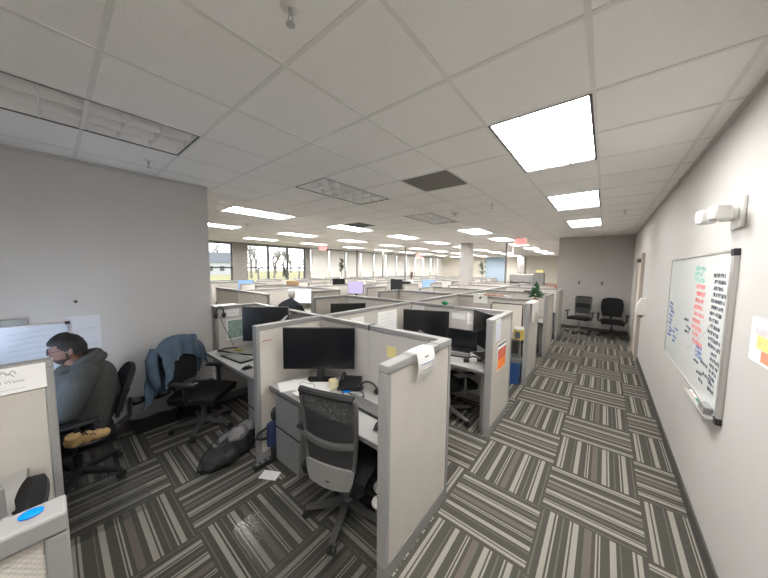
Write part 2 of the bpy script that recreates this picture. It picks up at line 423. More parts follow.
# window wall: piers and spandrels around the glazed bays
bays = [(3.2, 4.86, 1), (5.47, 8.45, 3)] + [(8.75+2.55*k, 8.75+2.55*k+2.4, 2) for k in range(6)]
ww = MB()
ww.box(XW-.2, XW, Y0, YF, 0, .85).box(XW-.2, XW, Y0, YF, 2.83, H)
edges = [Y0] + [v for b in bays for v in b[:2]] + [YF]
for a, b in zip(edges[0::2], edges[1::2]):
    if b-a > .001: ww.box(XW-.2, XW, a, b, .85, 2.83)
struct(ww, 'wall_window', M_curt)
for n, (a, b, k) in enumerate(bays):
    g = bx(XW-.12, XW-.11, a, b, .85, 2.83); go = struct(g, 'window_%d' % (n+1), M_glass)
    f = MB(); t = .035
    for q in range(k+1):
        yy = a + (b-a)*q/k
        f.box(XW-.15, XW-.05, yy-t, yy+t, .85, 2.83)
    for zz in (.87, 1.80, 2.81): f.box(XW-.15, XW-.05, a, b, zz-.03, zz+.03)
    f.build('window_frame', M_wframe, go)
# ceiling: tiles with openings where fixtures sit, and the exposed grid
GX, GY, T = -.113, .2037, .6096
FIX = []          # (column index i0, row index j0, lit)
for cx_i, rows in ((-1, (-1, 0, 1, 2, 3)), (-5, (0, 1, 2, 3, 4, 5, 6, 7, 8)), (-9, range(1, 10)), (-13, range(1, 10)), (-17, range(1, 10))):
    for r in rows: FIX.append((cx_i, -1+4*(r)-0))
omit = set()
for i, j in FIX: omit |= {(i, j), (i, j+1)}
omit |= {(-3, 4), (-8, 7)}
cb = MB()
i = -20
while GX + i*T < XR:
    j = -8
    while GY + j*T < YF:
        if (i, j) not in omit:
            x0, x1 = max(XW, GX+i*T), min(XR, GX+(i+1)*T); y0, y1 = max(Y0, GY+j*T), min(YF, GY+(j+1)*T)
            if x1 > x0 and y1 > y0: cb.box(x0, x1, y0, y1, H+.0008, H+.02)
        j += 1
    i += 1
cb.box(XW-.2, XR+.2, Y0-.2, YF+.2, H+.2, H+.25)
struct(cb, 'ceiling', M_ceil)
gb = MB()
for i in range(-19, 2):
    x = GX+i*T
    if x < XR: gb.box(x-.012, x+.012, Y0, YF, H-.003, H+.012)
for j in range(-7, 40):
    y = GY+j*T
    if y < YF: gb.box(XW, XR, y-.012, y+.012, H-.0026, H+.012)
struct(gb, 'trim_1', M_tbar)
struct(MB().box(XR-.022, XR-.0005, Y0, 10.399, H-.028, H-.004).box(-4.099, -4.078, Y0, 1.344, H-.028, H-.004).box(-1.2, XR-.022, 10.378, 10.3995, H-.028, H-.004), 'trim_2', M_angle)
struct(bx(XR-.012, XR-.0005, Y0, 10.399, .0005, .105), 'baseboard_right', M_base)
struct(bx(-4.0995, -4.088, Y0, 1.344, .0005, .105), 'baseboard_left', M_base)
struct(bx(-1.199, XR-.014, 10.388, 10.3995, .0005, .105), 'baseboard_end', M_base)
for n, (x, y, w) in enumerate(((-4.37, 10.62, .40), (-4.95, 22.6, .5))):
    struct(MB().box(x-w/2, x+w/2, y-w/2, y+w/2, 0, H-.005, .012).box(x-w/2-.02, x+w/2+.02, y-w/2-.02, y+w/2+.02, 0.0005, .1), 'column_%d' % (n+1), M_wallend)
# door on the right wall near the far end
d = struct(MB().box(XR-.03, XR-.0005, 7.62, 8.46, .006, 2.12), 'door_1', M_door)
MB().box(XR-.055, XR-.0006, 7.52, 7.61, 0.001, 2.22, .004).box(XR-.055, XR-.0006, 8.47, 8.56, 0.001, 2.22, .004).box(XR-.055, XR-.0006, 7.61, 8.47, 2.13, 2.22, .004).build('door_frame', M_frame, d)
MB().box(XR-.10, XR-.031, 7.70, 8.0, 2.03, 2.10, .01).build('door_closer', M_vent, d)
MB().tube([(XR-.031, 7.72, 1.0), (XR-.075, 7.72, 1.0), (XR-.075, 7.84, 1.0)], .011).build('door_handle', M_metal, d)

# ------------------------------------------------------------------ ceiling fixtures
def troffer(i, j, lit, label, unlit_deep=True):
    x0, x1, y0, y1 = GX+i*T+.006, GX+(i+1)*T-.006, GY+j*T+.006, GY+(j+2)*T-.006
    cx, cy = (x0+x1)/2, (y0+y1)/2; hx, hy = (x1-x0)/2, (y1-y0)/2
    t = thing('ceiling_light', label, 'ceiling light', (cx, cy, H), 0, None)
    f = MB(); w = .016 if lit else .010
    ft = .016 if lit else .002
    f.box(-hx, -hx+w, -hy, hy, -.005, ft).box(hx-w, hx, -hy, hy, -.005, ft).box(-hx+w, hx-w, -hy, -hy+w, -.005, ft).box(-hx+w, hx-w, hy-w, hy, -.005, ft)
    f.build('rim', M_dframe if (not lit or i == -1) else M_capl, t)
    hs = MB(); hx2, hy2 = hx-.003, hy-.003
    hs.box(-hx2, -hx2+.006, -hy2, hy2, ft, .14).box(hx2-.006, hx2, -hy2, hy2, ft, .14).box(-hx2, hx2, -hy2, -hy2+.006, ft, .14).box(-hx2, hx2, hy2-.006, hy2, ft, .14).box(-hx2, hx2, -hy2, hy2, .14, .15)
    if not lit:
        for sg in (-1, 1): hs.prism([(sg*hx2*.999, .003), (sg*(hx2-.008), .003), (sg*(hx2-.05), .14), (sg*hx2*.999, .14)], -hy2, hy2, Matrix.Rotation(R(90), 4, 'X'))
    hs.build('housing', M_louv, t)
    lv = MB(); a, b = hx-w, hy-w
    z0, z1 = (-.002, .012) if lit else (-.002, .075)
    for k in range(1, 3):
        x = -a + 2*a*k/3
        if lit: lv.box(x-.004, x+.004, -b, b, z0, z1)
        else: lv.prism([(-.004, z0), (.004, z0), (.022, .10), (-.022, .10)], -b, b, Matrix.Translation((x, 0, 0)) @ Matrix.Rotation(R(90), 4, 'X'))
    for k in range(1, 6):
        y = -b + 2*b*k/6
        if lit: lv.box(-a, a, y-.003, y+.003, z0, z1)
        else: lv.prism([(-.003, z0), (.003, z0), (.012, .08), (-.012, .08)], -a, a, Matrix.Translation((0, y, 0)) @ Matrix.Rotation(R(90), 4, 'Z') @ Matrix.Rotation(R(90), 4, 'X'))
    lv.build('louvre', M_louvs, t)
    if lit:
        bx(-a, a, -b, b, .018, .024).build('lens', M_lit2 if (i == -1 and j > 4) else M_lit3 if (i == -1 and j == -1) else M_lit, t)
    else:
        for k in (-1, 0, 1): MB().cyl((k*a*.62, -b+.03, .10), (k*a*.62, b-.03, .10), .0127, n=8).build('tube', M_white, t)
    return t
colname = {-1: 'beside the right wall', -5: 'over the cubicles along the aisle', -9: 'over the middle of the room', -13: 'over the middle rows', -17: 'nearest the windows'}
for i, j in FIX:
    r = (j+1)//4
    lit = True
    if i == -5 and r in (0, 1, 2): lit = False
    if r == -1: lb = 'added louvred fill light behind the camera, ' + ('by the right wall' if i == -1 else 'over the foreground cubicles')  # unseen fixture added behind the camera to fill the near area
    else: lb = ('lit' if lit else 'unlit') + ' louvred ceiling light, ' + ordinal(r if i in (-1, -5) else r-1) + ' in the line ' + colname[i]
    troffer(i, j, lit, lb)
i, j = -3, 4
t = thing('return_air_grille', 'square taupe perforated return air grille in the ceiling', 'ceiling vent', (GX+(i+.5)*T, GY+(j+.5)*T, H))
bx(-.298, .298, -.298, .298, .0, .012).build('grille', M_return, t)
MB().box(-.302, -.29, -.302, .302, -.003, .012).box(.29, .302, -.302, .302, -.003, .012).box(-.29, .29, -.302, -.29, -.003, .012).box(-.29, .29, .29, .302, -.003, .012).build('rim', M_tbar, t)
i, j = -8, 7
t = thing('supply_air_vent', 'dark louvred supply air vent in the far ceiling', 'ceiling vent', (GX+(i+.5)*T, GY+(j+.5)*T, H))
bx(-.298, .298, -.298, .298, .02, .03).build('backing', M_vent, t)
v = MB()
for k in range(4):
    s = .28-.065*k
    v.box(-s, s, -s, -s+.012, -.004, .02).box(-s, s, s-.012, s, -.004, .02).box(-s, -s+.012, -s, s, -.004, .02).box(s-.012, s, -s, s, -.004, .02)
v.build('grille', M_ped, t)
def sprinkler(x, y, label):
    t = thing('sprinkler_head', label, 'sprinkler', (x, y, H))
    MB().lathe([(.012, 0), (.036, -.0005), (.040, -.006), (.026, -.012), (.012, -.013)], n=20).build('escutcheon', M_white, t, True)
    MB().cyl((0, 0, -.012), (0, 0, -.034), .009, n=10).tube([(-.004, 0, -.03), (-.016, 0, -.042), (-.010, 0, -.062), (0, 0, -.07)], .003, 6).tube([(.004, 0, -.03), (.016, 0, -.042), (.010, 0, -.062), (0, 0, -.07)], .003, 6).build('frame', M_metal, t, True)
    MB().lathe([(.003, -.068), (.018, -.071), (.018, -.074), (.003, -.075)], n=14).build('deflector', M_metal, t)
sprinkler(-1.02, .65, 'chrome sprinkler head close overhead at the top edge')
sprinkler(-3.53, .66, 'small sprinkler head above the man, beside the left wall')
sprinkler(-6.6, 1.95, 'small sprinkler head in the ceiling beyond the left wall end')
sprinkler(-1.45, 4.45, 'tiny sprinkler head between the grille and the second lit light')
sprinkler(.2, 6.2, 'tiny sprinkler head by the right wall beyond the lit lights')
def detector(x, y, label):
    t = thing('smoke_detector', label, 'smoke detector', (x, y, H))
    MB().lathe([(.07, 0), (.07, -.02), (.055, -.035), (.01, -.037)], n=20).build('housing', M_white, t, True)
    MB().lathe([(.03, -.036), (.03, -.044), (.01, -.045)], n=16).build('sensor_cap', M_capl, t, True)
detector(-6.81, 3.07, 'round white smoke detector beyond the long lit light')
detector(-2.2, 4.75, 'round white smoke detector beyond the taupe ceiling grille')

def exit_sign(x, y, z, label, rz):
    t = thing('exit_sign', label, 'exit sign', (x, y, z), rz)
    bx(-.15, .15, -.02, .02, -.10, .10, .006).build('housing', M_exitbody, t)
    MB().cyl((-.1, 0, .10), (-.1, 0, H-z-.002), .006, n=8).cyl((.1, 0, .10), (.1, 0, H-z-.002), .006, n=8).build('hanger', M_white, t)
    text_part('EXIT', 'lettering', .15, M_exit, t, Matrix.Translation((0, -.0212, -.052)) @ Matrix.Rotation(R(90), 4, 'X'), .001, 'CENTER')
exit_sign(-8.86, 6.96, 2.63, 'red lit exit sign hanging in front of the window blinds at left', R(52))
exit_sign(-6.9, 11.1, 2.42, 'red lit exit sign hanging left of the white column', R(35))
exit_sign(-3.3, 12.8, 2.50, 'lower red lit exit sign beside the tall grey pole', R(20))
exit_sign(-1.96, 8.7, 2.66, 'red lit exit sign nearest the corridor end wall', R(15))
def pole(x, y, label):
    t = thing('power_pole', label, 'power pole', (x, y, 0))
    bx(-.03, .03, -.03, .03, .0, H-.004, .004).build('post', M_edge, t)
    bx(-.045, .045, -.045, .045, H-.05, H-.004, .004).build('ceiling_plate', M_capl, t)
    bx(-.042, .042, -.042, .042, .0005, .05, .004).build('base_plate', M_capl, t)
pole(-3.1, 11.5, 'tall grey power pole rising beside the red exit sign')
pole(-7.7, 11.1, 'thin grey power pole, rightmost before the window blinds')
pole(-10.2, 12.4, 'thin grey power pole, middle one before the window blinds')
pole(-11.55, 11.6, 'thin grey power pole, leftmost before the window blinds')
# vertical blinds
for n, (a, b, k) in enumerate(bays[2:]):
    t = thing('vertical_blind', 'off-white vertical blind, %s one beyond the clear windows' % ordinal(n), 'window blind', (XW+.06, (a+b)/2, 0))
    w = b-a; f = MB(); m = int(w/.085); half = m//2
    for q in range(m):
        if q in (half, ): continue
        yy = -w/2+.04+q*.085
        f.box(-.003, .003, -.046, .046, .92, 2.78, mtx=Matrix.Translation((0, yy, 0)) @ Matrix.Rotation(R(7+random.uniform(-3, 3)), 4, 'Z'))
    f.build('slats', M_blind, t)
    bx(-.03, .03, -w/2, w/2, 2.785, 2.83, .004).build('headrail', M_white, t)
    MB().cyl((.05, -w/2+.1, 1.4), (.05, -w/2+.1, 2.79), .004, n=6).build('wand', M_white, t)
# ------------------------------------------------------------------ outdoors
struct(bx(-140, XW-.25, -80, 140, -.5, -.35), 'ground_lawn', M_grass)
def house(x, y, w, dpt, hgt, rz, label):
    t = thing('house', label, 'house', (x, y, -.35), rz)
    bx(-w/2, w/2, -dpt/2, dpt/2, 0, hgt).build('walls', M_siding, t)
    MB().prism([(-dpt/2-.4, 0), (dpt/2+.4, 0), (0, dpt*.33)], -w/2-.3, w/2+.3, Matrix.Translation((0, 0, hgt)) @ Matrix.Rotation(R(90), 4, 'Y') @ Matrix.Rotation(R(90), 4, 'Z')).build('roof', M_roof, t)
    for q in (-.28, .05, .3): bx(-.5, .5, -.02, .02, 1.0, 2.2).build('window', M_vent, t, loc=(q*w, -dpt/2-.015, 0))
house(-80, 25.6, 10, 8, 3.2, R(75), 'white house with a grey roof seen through the leftmost window')
def bare_tree(x, y, h, seed, label):
    rn = random.Random(seed); mb = MB()
    def br(p, d, L, r, lv):
        q = p + d*L; mb.tube([p, (p+q)/2 + Vector((rn.uniform(-.05, .05)*L, rn.uniform(-.05, .05)*L, 0)), q], [r, r*.85, r*.65], 5)
        if lv == 0: return
        for _ in range(3 if lv > 1 else 4):
            a = Vector((rn.uniform(-1, 1), rn.uniform(-1, 1), rn.uniform(-.1, .9))).normalized()
            br(p + d*L*rn.uniform(.55, 1), (d*.75 + a*.75).normalized(), L*rn.uniform(.55, .75), r*.55, lv-1)
    br(Vector((0, 0, -.02)), Vector((0, 0, 1)), h*.28, h*.024, 5)
    o = mb.build('bare_tree', M_bark, None, loc=(x, y, -.35))
    return tag(o, label, 'tree')
TREES = [(-52, 24, 11, 'bare winter tree right of the white house'), (-44, 21.5, 7, 'low bare tree in the left clear window pane'), (-56, 33, 12, 'broad bare tree in the third clear window pane'),
 (-47, 31, 8, 'slender bare tree at the right end of the clear windows'), (-70, 20.5, 13, 'tall bare tree behind the white house'), (-50, 27.5, 9, 'bare tree in the middle clear window pane'),
 (-85, 36, 16, 'distant bare tree left of the second window mullion'), (-96, 46, 17, 'distant bare tree left of the third window mullion'), (-88, 49, 15, 'distant bare tree in the third clear pane'), (-90, 56, 16, 'distant bare tree at the right edge of the clear panes'), (-92, 31, 15, 'distant bare tree right of the house roof')]
for n, (x, y, h, lb) in enumerate(TREES): bare_tree(x, y, h, n+3, lb)

# ------------------------------------------------------------------ cubicle panels
def panel(p0, p1, label, group=None, h=PH, th=.07, fab=None, capm=None, ends=(True, True), capz=.045):
    """straight cubicle panel from p0 to p1; local +x runs along it"""
    a, b = Vector((*p0, 0)), Vector((*p1, 0)); L = (b-a).length
    rz = math.atan2(b.y-a.y, b.x-a.x)
    t = thing('cubicle_panel', label, 'cubicle panel', (*(a+b)/2,), rz, group)
    l = L/2; f = fab or M_fab; c = capm or M_cap; e = .035
    bx(-l+(e if ends[0] else 0), l-(e if ends[1] else 0), -th/2+.006, th/2-.006, .10, h-capz-.004, .004).build('fabric_face', f, t)
    bx(-l, l, -th/2-.002, th/2+.002, h-capz, h, .006).build('top_cap', c, t)
    bx(-l, l, -th/2+.004, th/2-.004, .0, .10, .003).build('base_rail', M_cap, t)
    for k, s in ((0, -1), (1, 1)):
        if ends[k]: bx(min(s*l, s*(l-e)), max(s*l, s*(l-e)), -th/2, th/2, .10, h-capz-.001, .005).build('end_post', c, t)
    return t
XA, XS, XL = -.93, -2.45, -4.02
D = .76
aisle_words = ['with the white clipped notice', 'with the red and orange poster', 'with the white draped cloth', 'fourth along the aisle', 'fifth along the aisle', 'sixth along the aisle']
rowsA = [1.9, 3.7, 5.5, 7.3, 9.1, 10.9, 12.7]
for n, yb in enumerate(rowsA):
    o = ordinal(n); xr = XA if yb < 10 else -1.3
    xm = (xr+XS)/2
    panel((XS+.036, yb), (xm-.0005, yb), 'inner half of the %s cubicle back panel along the aisle' % o, fab=M_fabd, ends=(False, False))
    panel((xm+.0005, yb), (xr-.036, yb), 'aisle half of the %s cubicle back panel along the aisle' % o, fab=M_fabd, ends=(False, False), capm=M_capl)
    panel((XL+.036, yb), (XS-.036, yb), 'back panel of the %s cubicle left of the spine' % o, fab=M_fabd, ends=(False, False))
    if yb < 10:
        panel((xr, yb-(D if n == 0 else .755)), (xr, yb+.035), 'tall cream aisle end panel ' + aisle_words[n], ends=(True, True), capm=M_capl if n else M_capl)
    if n == 0:
        panel((XS, yb-D), (XS, yb+.035), 'cream side panel left of the front monitor')
        panel((XL, 1.35), (XL, yb+.035), 'grey panel with headset and map beside the left wall', fab=M_fabd)
    else:
        panel((XS, yb-1.8+.036), (XS, yb+.035), 'long spine panel between the paired cubicles, %s one' % o, ends=(False, True))
        panel((XL, yb-D), (XL, yb+.035), 'end panel on the left walkway, %s one of the near block' % o)
for nm, (xs, xm, xe), off, nr in (('middle', (-7.8, -6.46, -5.12), 2.7, 9), ('window', (-11.4, -10.1, -8.8), 2.7, 9)):
    for n in range(nr):
        yb = off+1.8*n; o = ordinal(n)
        panel((xs+.036, yb), (xm-.036, yb), '%s window-side back panel of the %s block of cubicles' % (o, nm), fab=M_fab if n == 0 else M_fabd, ends=(False, False))
        panel((xm+.036, yb), (xe-.036, yb), '%s aisle-side back panel of the %s block of cubicles' % (o, nm), fab=M_fab if n == 0 else M_fabd, ends=(False, False))
        panel((xm, yb+.036 if n else yb-.035), (xm, yb+1.8-.036), '%s spine panel of the %s block of cubicles' % (o, nm), ends=(False, False))
        if n: panel((xs, yb-.8), (xs, yb+.035), '%s window-side end panel of the %s block of cubicles' % (ordinal(n-1), nm))
        if n: panel((xe, yb-.8), (xe, yb+.035), '%s aisle-side end panel of the %s block of cubicles' % (ordinal(n-1), nm))
# mirrored row on the camera's side of the cross corridor
panel((XS, -.84), (XS, -.02), 'cream panel with the white name sign in front of the man', capm=M_capl)
panel((XA+.005, -.84), (XA+.005, -.005), 'foreground panel with a blue oval on its grey cap')
panel((XS+.036, -.80), (XA-.036, -.80), 'back panel of the foreground cubicle', fab=M_fabd, ends=(False, False))
panel((-4.06, -.80), (XS-.036, -.80), 'back panel of the cubicle where the man sits', fab=M_fabd, ends=(False, False))

# ------------------------------------------------------------------ desks and pedestals
def desk(x0, x1, y0, y1, label, legs=True):
    t = thing('desk', label, 'desk', ((x0+x1)/2, (y0+y1)/2, 0)); w, q = (x1-x0)/2, (y1-y0)/2
    bx(-w, w, -q, q, .712, .74, .003).build('worktop', M_top, t)
    s = -1 if y0 > -.5 else 1
    ye = -q if s < 0 else q
    bx(-w, w, min(ye, ye+s*.006), max(ye, ye+s*.006), .708, .7402, .002).build('front_edge', M_edge, t)
    if legs:
        for k in (-1, 1):
            xx = k*(w-.035); MB().box(xx-.02, xx+.02, -q+.1, -q+.14, 0, .71, .004).box(xx-.02, xx+.02, q-.08, q-.04, 0, .71, .004).box(xx-.02, xx+.02, -q+.14, q-.08, .64, .69).build('leg', M_ped, t)
    return t
def pedestal(x0, x1, y0, y1, label, n=2, face=-1, h=.70):
    t = thing('filing_pedestal', label, 'filing pedestal', ((x0+x1)/2, (y0+y1)/2, 0)); w, q = (x1-x0)/2, (y1-y0)/2
    bx(-w, w, -q, q, .02, h, .004).build('body', M_ped, t)
    bx(-w+.02, w-.02, -q+.02, q-.02, 0, .02).build('plinth', M_blackp, t)
    zs = [.03 + (h-.04)*k/n for k in range(n+1)]
    for k in range(n):
        y0_, y1_ = (-q-.016, -q-.0005) if face < 0 else (q+.0005, q+.016)
        dr = bx(-w+.003, w-.003, y0_, y1_, zs[k]+.012, zs[k+1]-.012, .004).build('drawer', M_ped, t)
        bx(-w+.003, w-.003, y0_+.004, y1_-.004, zs[k+1]-.0119, zs[k+1]+.0119).build('drawer_pull', M_blackp, dr)
    return t
desk(XS+.05, XA-.045, 1.25, 1.86, 'pale front desk under the large black monitor')
pedestal(-2.33, -1.95, 1.28, 1.80, 'grey filing pedestal with wide drawers under the front desk')
desk(XL+.05, XS-.05, 1.22, 1.86, 'pale desk left of the cream side panel, by the headset')
pedestal(-2.92, -2.52, 1.29, 1.80, 'grey pedestal under the desk beside the headset')
desk(XS+.05, XA-.045, 2.93, 3.66, 'pale desk behind the red and orange poster panel')
desk(XS+.05, XA-.045, 4.66, 5.46, 'pale desk behind the cloth draped panel')
desk(XS+.05, XA-.045, 6.5, 7.26, 'pale desk behind the fourth aisle panel')
desk(XS+.05, XA-.045, 8.3, 9.06, 'pale desk behind the fifth aisle panel')
desk(XL+.05, XS-.05, 3.0, 3.66, 'pale desk in the second cubicle left of the spine')
desk(XS+.05, XA-.045, -.75, -.14, 'foreground desk behind the blue oval panel')
desk(-4.06, XS-.05, -.75, -.16, 'desk in front of the seated man')

# ------------------------------------------------------------------ chairs
def star_base(t, m, r=.31, rot=0, caster=M_rub):
    MB().lathe([(.045, .07), (.05, .10), (.042, .13), (.03, .14)], n=16).build('base_hub', m, t, True)
    for k in range(5):
        a = R(rot+72*k); c, s = math.cos(a), math.sin(a); p = Vector((-s, c, 0))
        A, B = Vector((c*.03, s*.03, .105)), Vector((c*r, s*r, .075))
        b = MB()
        v = [A+p*.030+Vector((0, 0, .022)), A-p*.030+Vector((0, 0, .022)), A-p*.030-Vector((0, 0, .022)), A+p*.030-Vector((0, 0, .022)),
             B+p*.020+Vector((0, 0, .010)), B-p*.020+Vector((0, 0, .010)), B-p*.020-Vector((0, 0, .012)), B+p*.020-Vector((0, 0, .012))]
        V = [b.bm.verts.new(q) for q in v]
        for f in ((0, 1, 2, 3), (7, 6, 5, 4), (0, 4, 5, 1), (1, 5, 6, 2), (2, 6, 7, 3), (3, 7, 4, 0)): b.bm.faces.new([V[q] for q in f])
        bmesh.ops.bevel(b.bm, geom=b.bm.edges[:], offset=.004, segments=2, affect='EDGES')
        b.build('base_leg', m, t)
        e = Vector((c*(r-.005), s*(r-.005), .028))
        MB().cyl(e-p*.024, e-p*.006, .027).cyl(e+p*.006, e+p*.024, .027).cyl(e-p*.006, e+p*.006, .012).cyl(e, e+Vector((0, 0, .048)), .008).build('caster', caster, t, True)
    MB().cyl((0, 0, .12), (0, 0, .26), .028).cyl((0, 0, .26), (0, 0, .40), .016).build('gas_lift', m, t, True)
def bplane(x, z, y0=-.215, lean=.10, zb=.46, curve=.05):
    """point on a curved chair back"""
    k = (z-zb)/.6
    return Vector((x, y0 - lean*k - curve*(1-(x/.25)**2)*.6 + .02*math.sin(k*3.0), z))
def frame_loop(wb, wt, z0, z1, n=9):
    pts = []
    cr = .05
    def side(s):
        return [(s*(wb+(wt-wb)*(k/n)**.8), z0+cr+(z1-z0-2*cr)*k/n) for k in range(n+1)]
    Lp = side(-1); Rp = side(1)
    top = [(-wt+.012, z1-.02), (-wt+cr, z1-.002)] + [(-wt+cr+(2*wt-2*cr)*k/6, z1) for k in range(1, 6)] + [(wt-cr, z1-.002), (wt-.012, z1-.02)]
    bot = [(wb-.012, z0+.02), (wb-cr, z0+.002)] + [(wb-cr-(2*wb-2*cr)*k/6, z0) for k in range(1, 6)] + [(-wb+cr, z0+.002), (-wb+.012, z0+.02)]
    return Lp + top + Rp[::-1] + bot
def armrest(t, side, m_post, m_pad, z=.66, ax=.310, y0=0.0):
    a = MB().tube([(side*.20, .02, .42), (side*(ax-.015), .02+y0, .43), (side*ax, .01+y0, .50), (side*ax, y0, z-.03)], .017, 8, sy=1.5)
    o = a.build('armrest', m_post, t, True)
    bx(side*ax-.042, side*ax+.042, -.13+y0, .13+y0, z-.03, z, .013).build('arm_pad', m_pad, o, True)
def mesh_chair(loc, rz, label, rot=0, fm=M_greyp, shell=M_silver, arms=True, base=None, lean=.10, ax=.31, ay=0.0):
    t = thing('office_chair', label, 'office chair', loc, rz)
    star_base(t, base or fm, .31, rot)
    bx(-.10, .10, -.13, .10, .395, .44, .012).build('tilt_mechanism', M_blackp, t)
    sm = MB().grid(lambda u, v: ((u-.5)*.50*(1-.10*(2*v-1)**2*0+0), -.22+v*.47, .495-.018*(2*u-1)**4-.05*max(0, v-.75)**1.2*1.5-.02*max(0, .15-v)*4), 12, 12, .065)
    sm.build('seat', M_black, t, True)
    lp = [bplane(x, z, lean=lean) for x, z in frame_loop(.178, .208, .50, 1.06)]
    MB().tube(lp, .016, 8, closed=True, sy=.8).build('back_frame', fm, t, True)
    def sh(u, v):
        z = .515+v*.52; w = .183+(.208-.183)*v-.005
        return bplane((2*u-1)*w, z, lean=lean) + Vector((0, -.002, 0))
    MB().grid(sh, 14, 14, .003).build('back_mesh', M_mesh, t, True)
    MB().tube([bplane(-.198+.396*k/8, 1.055+.004*math.sin(math.pi*k/8), lean=lean)+Vector((0, -.004, 0)) for k in range(9)], .024, 8).build('top_rail', M_blackp, t, True)
    MB().tube([bplane(-.195+.39*k/10, .735-.03*math.sin(math.pi*k/10), lean=lean)+Vector((0, -.016, 0)) for k in range(11)], .017, 8, sy=1.5).build('lumbar_bar', fm, t, True)
    MB().grid(lambda u, v: bplane((2*u-1)*.175, .74+.13*v-.02*(2*u-1)**2, lean=lean)+Vector((0, .012, 0)), 10, 6, .012).build('lumbar_pad', M_black, t, True)
    def shl(u, v):
        w = .185-.03*(1-v)**2; z = .425+.135*v-.02*(1-(2*u-1)**2)*(1-v)
        p = bplane((2*u-1)*w, z, lean=lean); p.y -= .018; return p
    MB().grid(shl, 12, 8, .02).build('back_shell', shell, t, True)
    MB().tube([(0, -.05, .42), (0, -.20, .43), (0, -.255, .47)], [.03, .028, .024], 8).build('spine_bracket', M_blackp, t, True)
    if arms:
        armrest(t, -1, fm, M_blackp, .66, ax, ay); armrest(t, 1, fm, M_blackp, .66, min(ax, .31), ay)
    return t
def padded_chair(loc, rz, label, rot=0, base=M_blackp, w=.235, z1=1.02, lean=.12, seat=.47, th=.055, rnd=3.2):
    t = thing('office_chair', label, 'office chair', loc, rz)
    star_base(t, base, .31, rot)
    bx(-.11, .11, -.13, .11, .36, .405, .012).build('tilt_mechanism', M_blackp, t)
    MB().grid(lambda u, v: ((u-.5)*.52, -.22+v*.48, seat+.005-.03*(2*u-1)**6-.05*max(0, v-.75)**1.2*2), 14, 12, .085).build('seat', M_black, t, True)
    def bk(u, v):
        q = 2*u-1; z = .54+(z1-.54)*v; ww = w*(.86+.14*min(1, v*2.5)); ww *= 1-max(0, v-.70)**2*rnd
        return bplane(q*ww, z+(-.04*abs(q)**3 if v > .6 else 0), lean=lean)
    MB().grid(bk, 14, 14, th).build('backrest', M_black, t, True)
    MB().grid(lambda u, v: bk(.12+.76*u, .06+.88*v)+Vector((0, -.013, 0)), 10, 10, .012).build('back_cover', M_blackp, t, True)
    MB().tube([(0, -.05, .38), (0, -.24, .39), (0, -.335, .46), (0, -.345, .62)], [.03, .028, .026, .02], 8, sy=.7).build('back_bracket', M_blackp, t, True)
    armrest(t, -1, M_blackp, M_blackp, .65); armrest(t, 1, M_blackp, M_blackp, .65)
    return t
mesh_chair((-1.41, 1.325, .003), R(17), 'grey framed mesh office chair pushed to the front desk', rot=-80, lean=.05, ax=.355, ay=.03)
padded_chair((-3.50, 1.03, 0), R(-48), 'black office chair with a blue jacket over its back', rot=10, base=M_greyp)
padded_chair((-3.38, .06, .003), R(180), 'black office chair the seated man is sitting in', rot=15, z1=.94, lean=.20, th=.03, w=.22)
mesh_chair((-1.45, 3.10, 0), R(-30), 'grey based office chair at the desk behind the poster panel', rot=12, base=M_silver)
mesh_chair((-.52, 9.80, 0), R(168), 'mesh backed office chair with pale seat shell against the end wall', rot=10, base=M_silver)
padded_chair((.22, 9.86, 0), R(183), 'black padded office chair against the end wall, right one', rot=20, w=.25, z1=1.06, rnd=1.2)
padded_chair((-1.78, -.385, 0), R(180), 'black chair back showing behind the blue oval panel', z1=.94, th=.04)

# ------------------------------------------------------------------ monitors and desk items
def monitor(loc, rz, label, w=.67, h=.39, zc=None, lit=None, stand=True, tilt=0):
    """loc is the foot on the desk; screen faces local -y; zc is the height of the screen centre above the foot"""
    t = thing('monitor', label, 'monitor', loc, rz)
    zc = zc or h/2+.12
    bx(-w/2, w/2, -.012, .018, zc-h/2, zc+h/2, .004).build('bezel', M_blackp, t)
    bx(-w/2+.008, w/2-.008, -.0135, -.0122, zc-h/2+.014, zc+h/2-.008).build('screen', lit or M_screen, t)
    bx(-w*.3, w*.3, .018, .045, zc-h*.3, zc+h*.3, .01).build('rear_housing', M_blackp, t)
    if stand:
        MB().box(-.035, .035, .045, .075, .01, zc+.02, .006).build('stand_neck', M_blackp, t)
        bx(-.13, .13, -.07, .14, 0, .012, .004).build('stand_base', M_blackp, t)
    return t
DZ = .7405
monitor((-2.085, 1.585, DZ), R(41), 'large black monitor on the front desk, in the corner', .68, .405, .345)
monitor((-3.03, 1.55, DZ), R(44), 'dark monitor behind the cream side panel, left desk', .52, .40, .455)
monitor((-1.98, 3.40, DZ), R(24), 'wide dark monitor above the front back panel', .66, .40, .315)
monitor((-1.475, 3.50, DZ), R(6), 'low dark monitor between two taller monitors', .42, .27, .16)
monitor((-1.17, 3.46, DZ), R(-42), 'tall dark monitor turned sideways beside the poster panel', .50, .46, .34)
monitor((-3.50, 3.30, DZ), R(50), 'dark monitor showing only its top left of the spine', .62, .38, .30)
def far_monitor(loc, rz, label, lit, w=.55, h=.33):
    monitor(loc, rz, label, w, h, .50, lit)
def far_desk(x0, x1, yb, label): desk(x0, x1, yb-.65, yb-.05, label, legs=False)
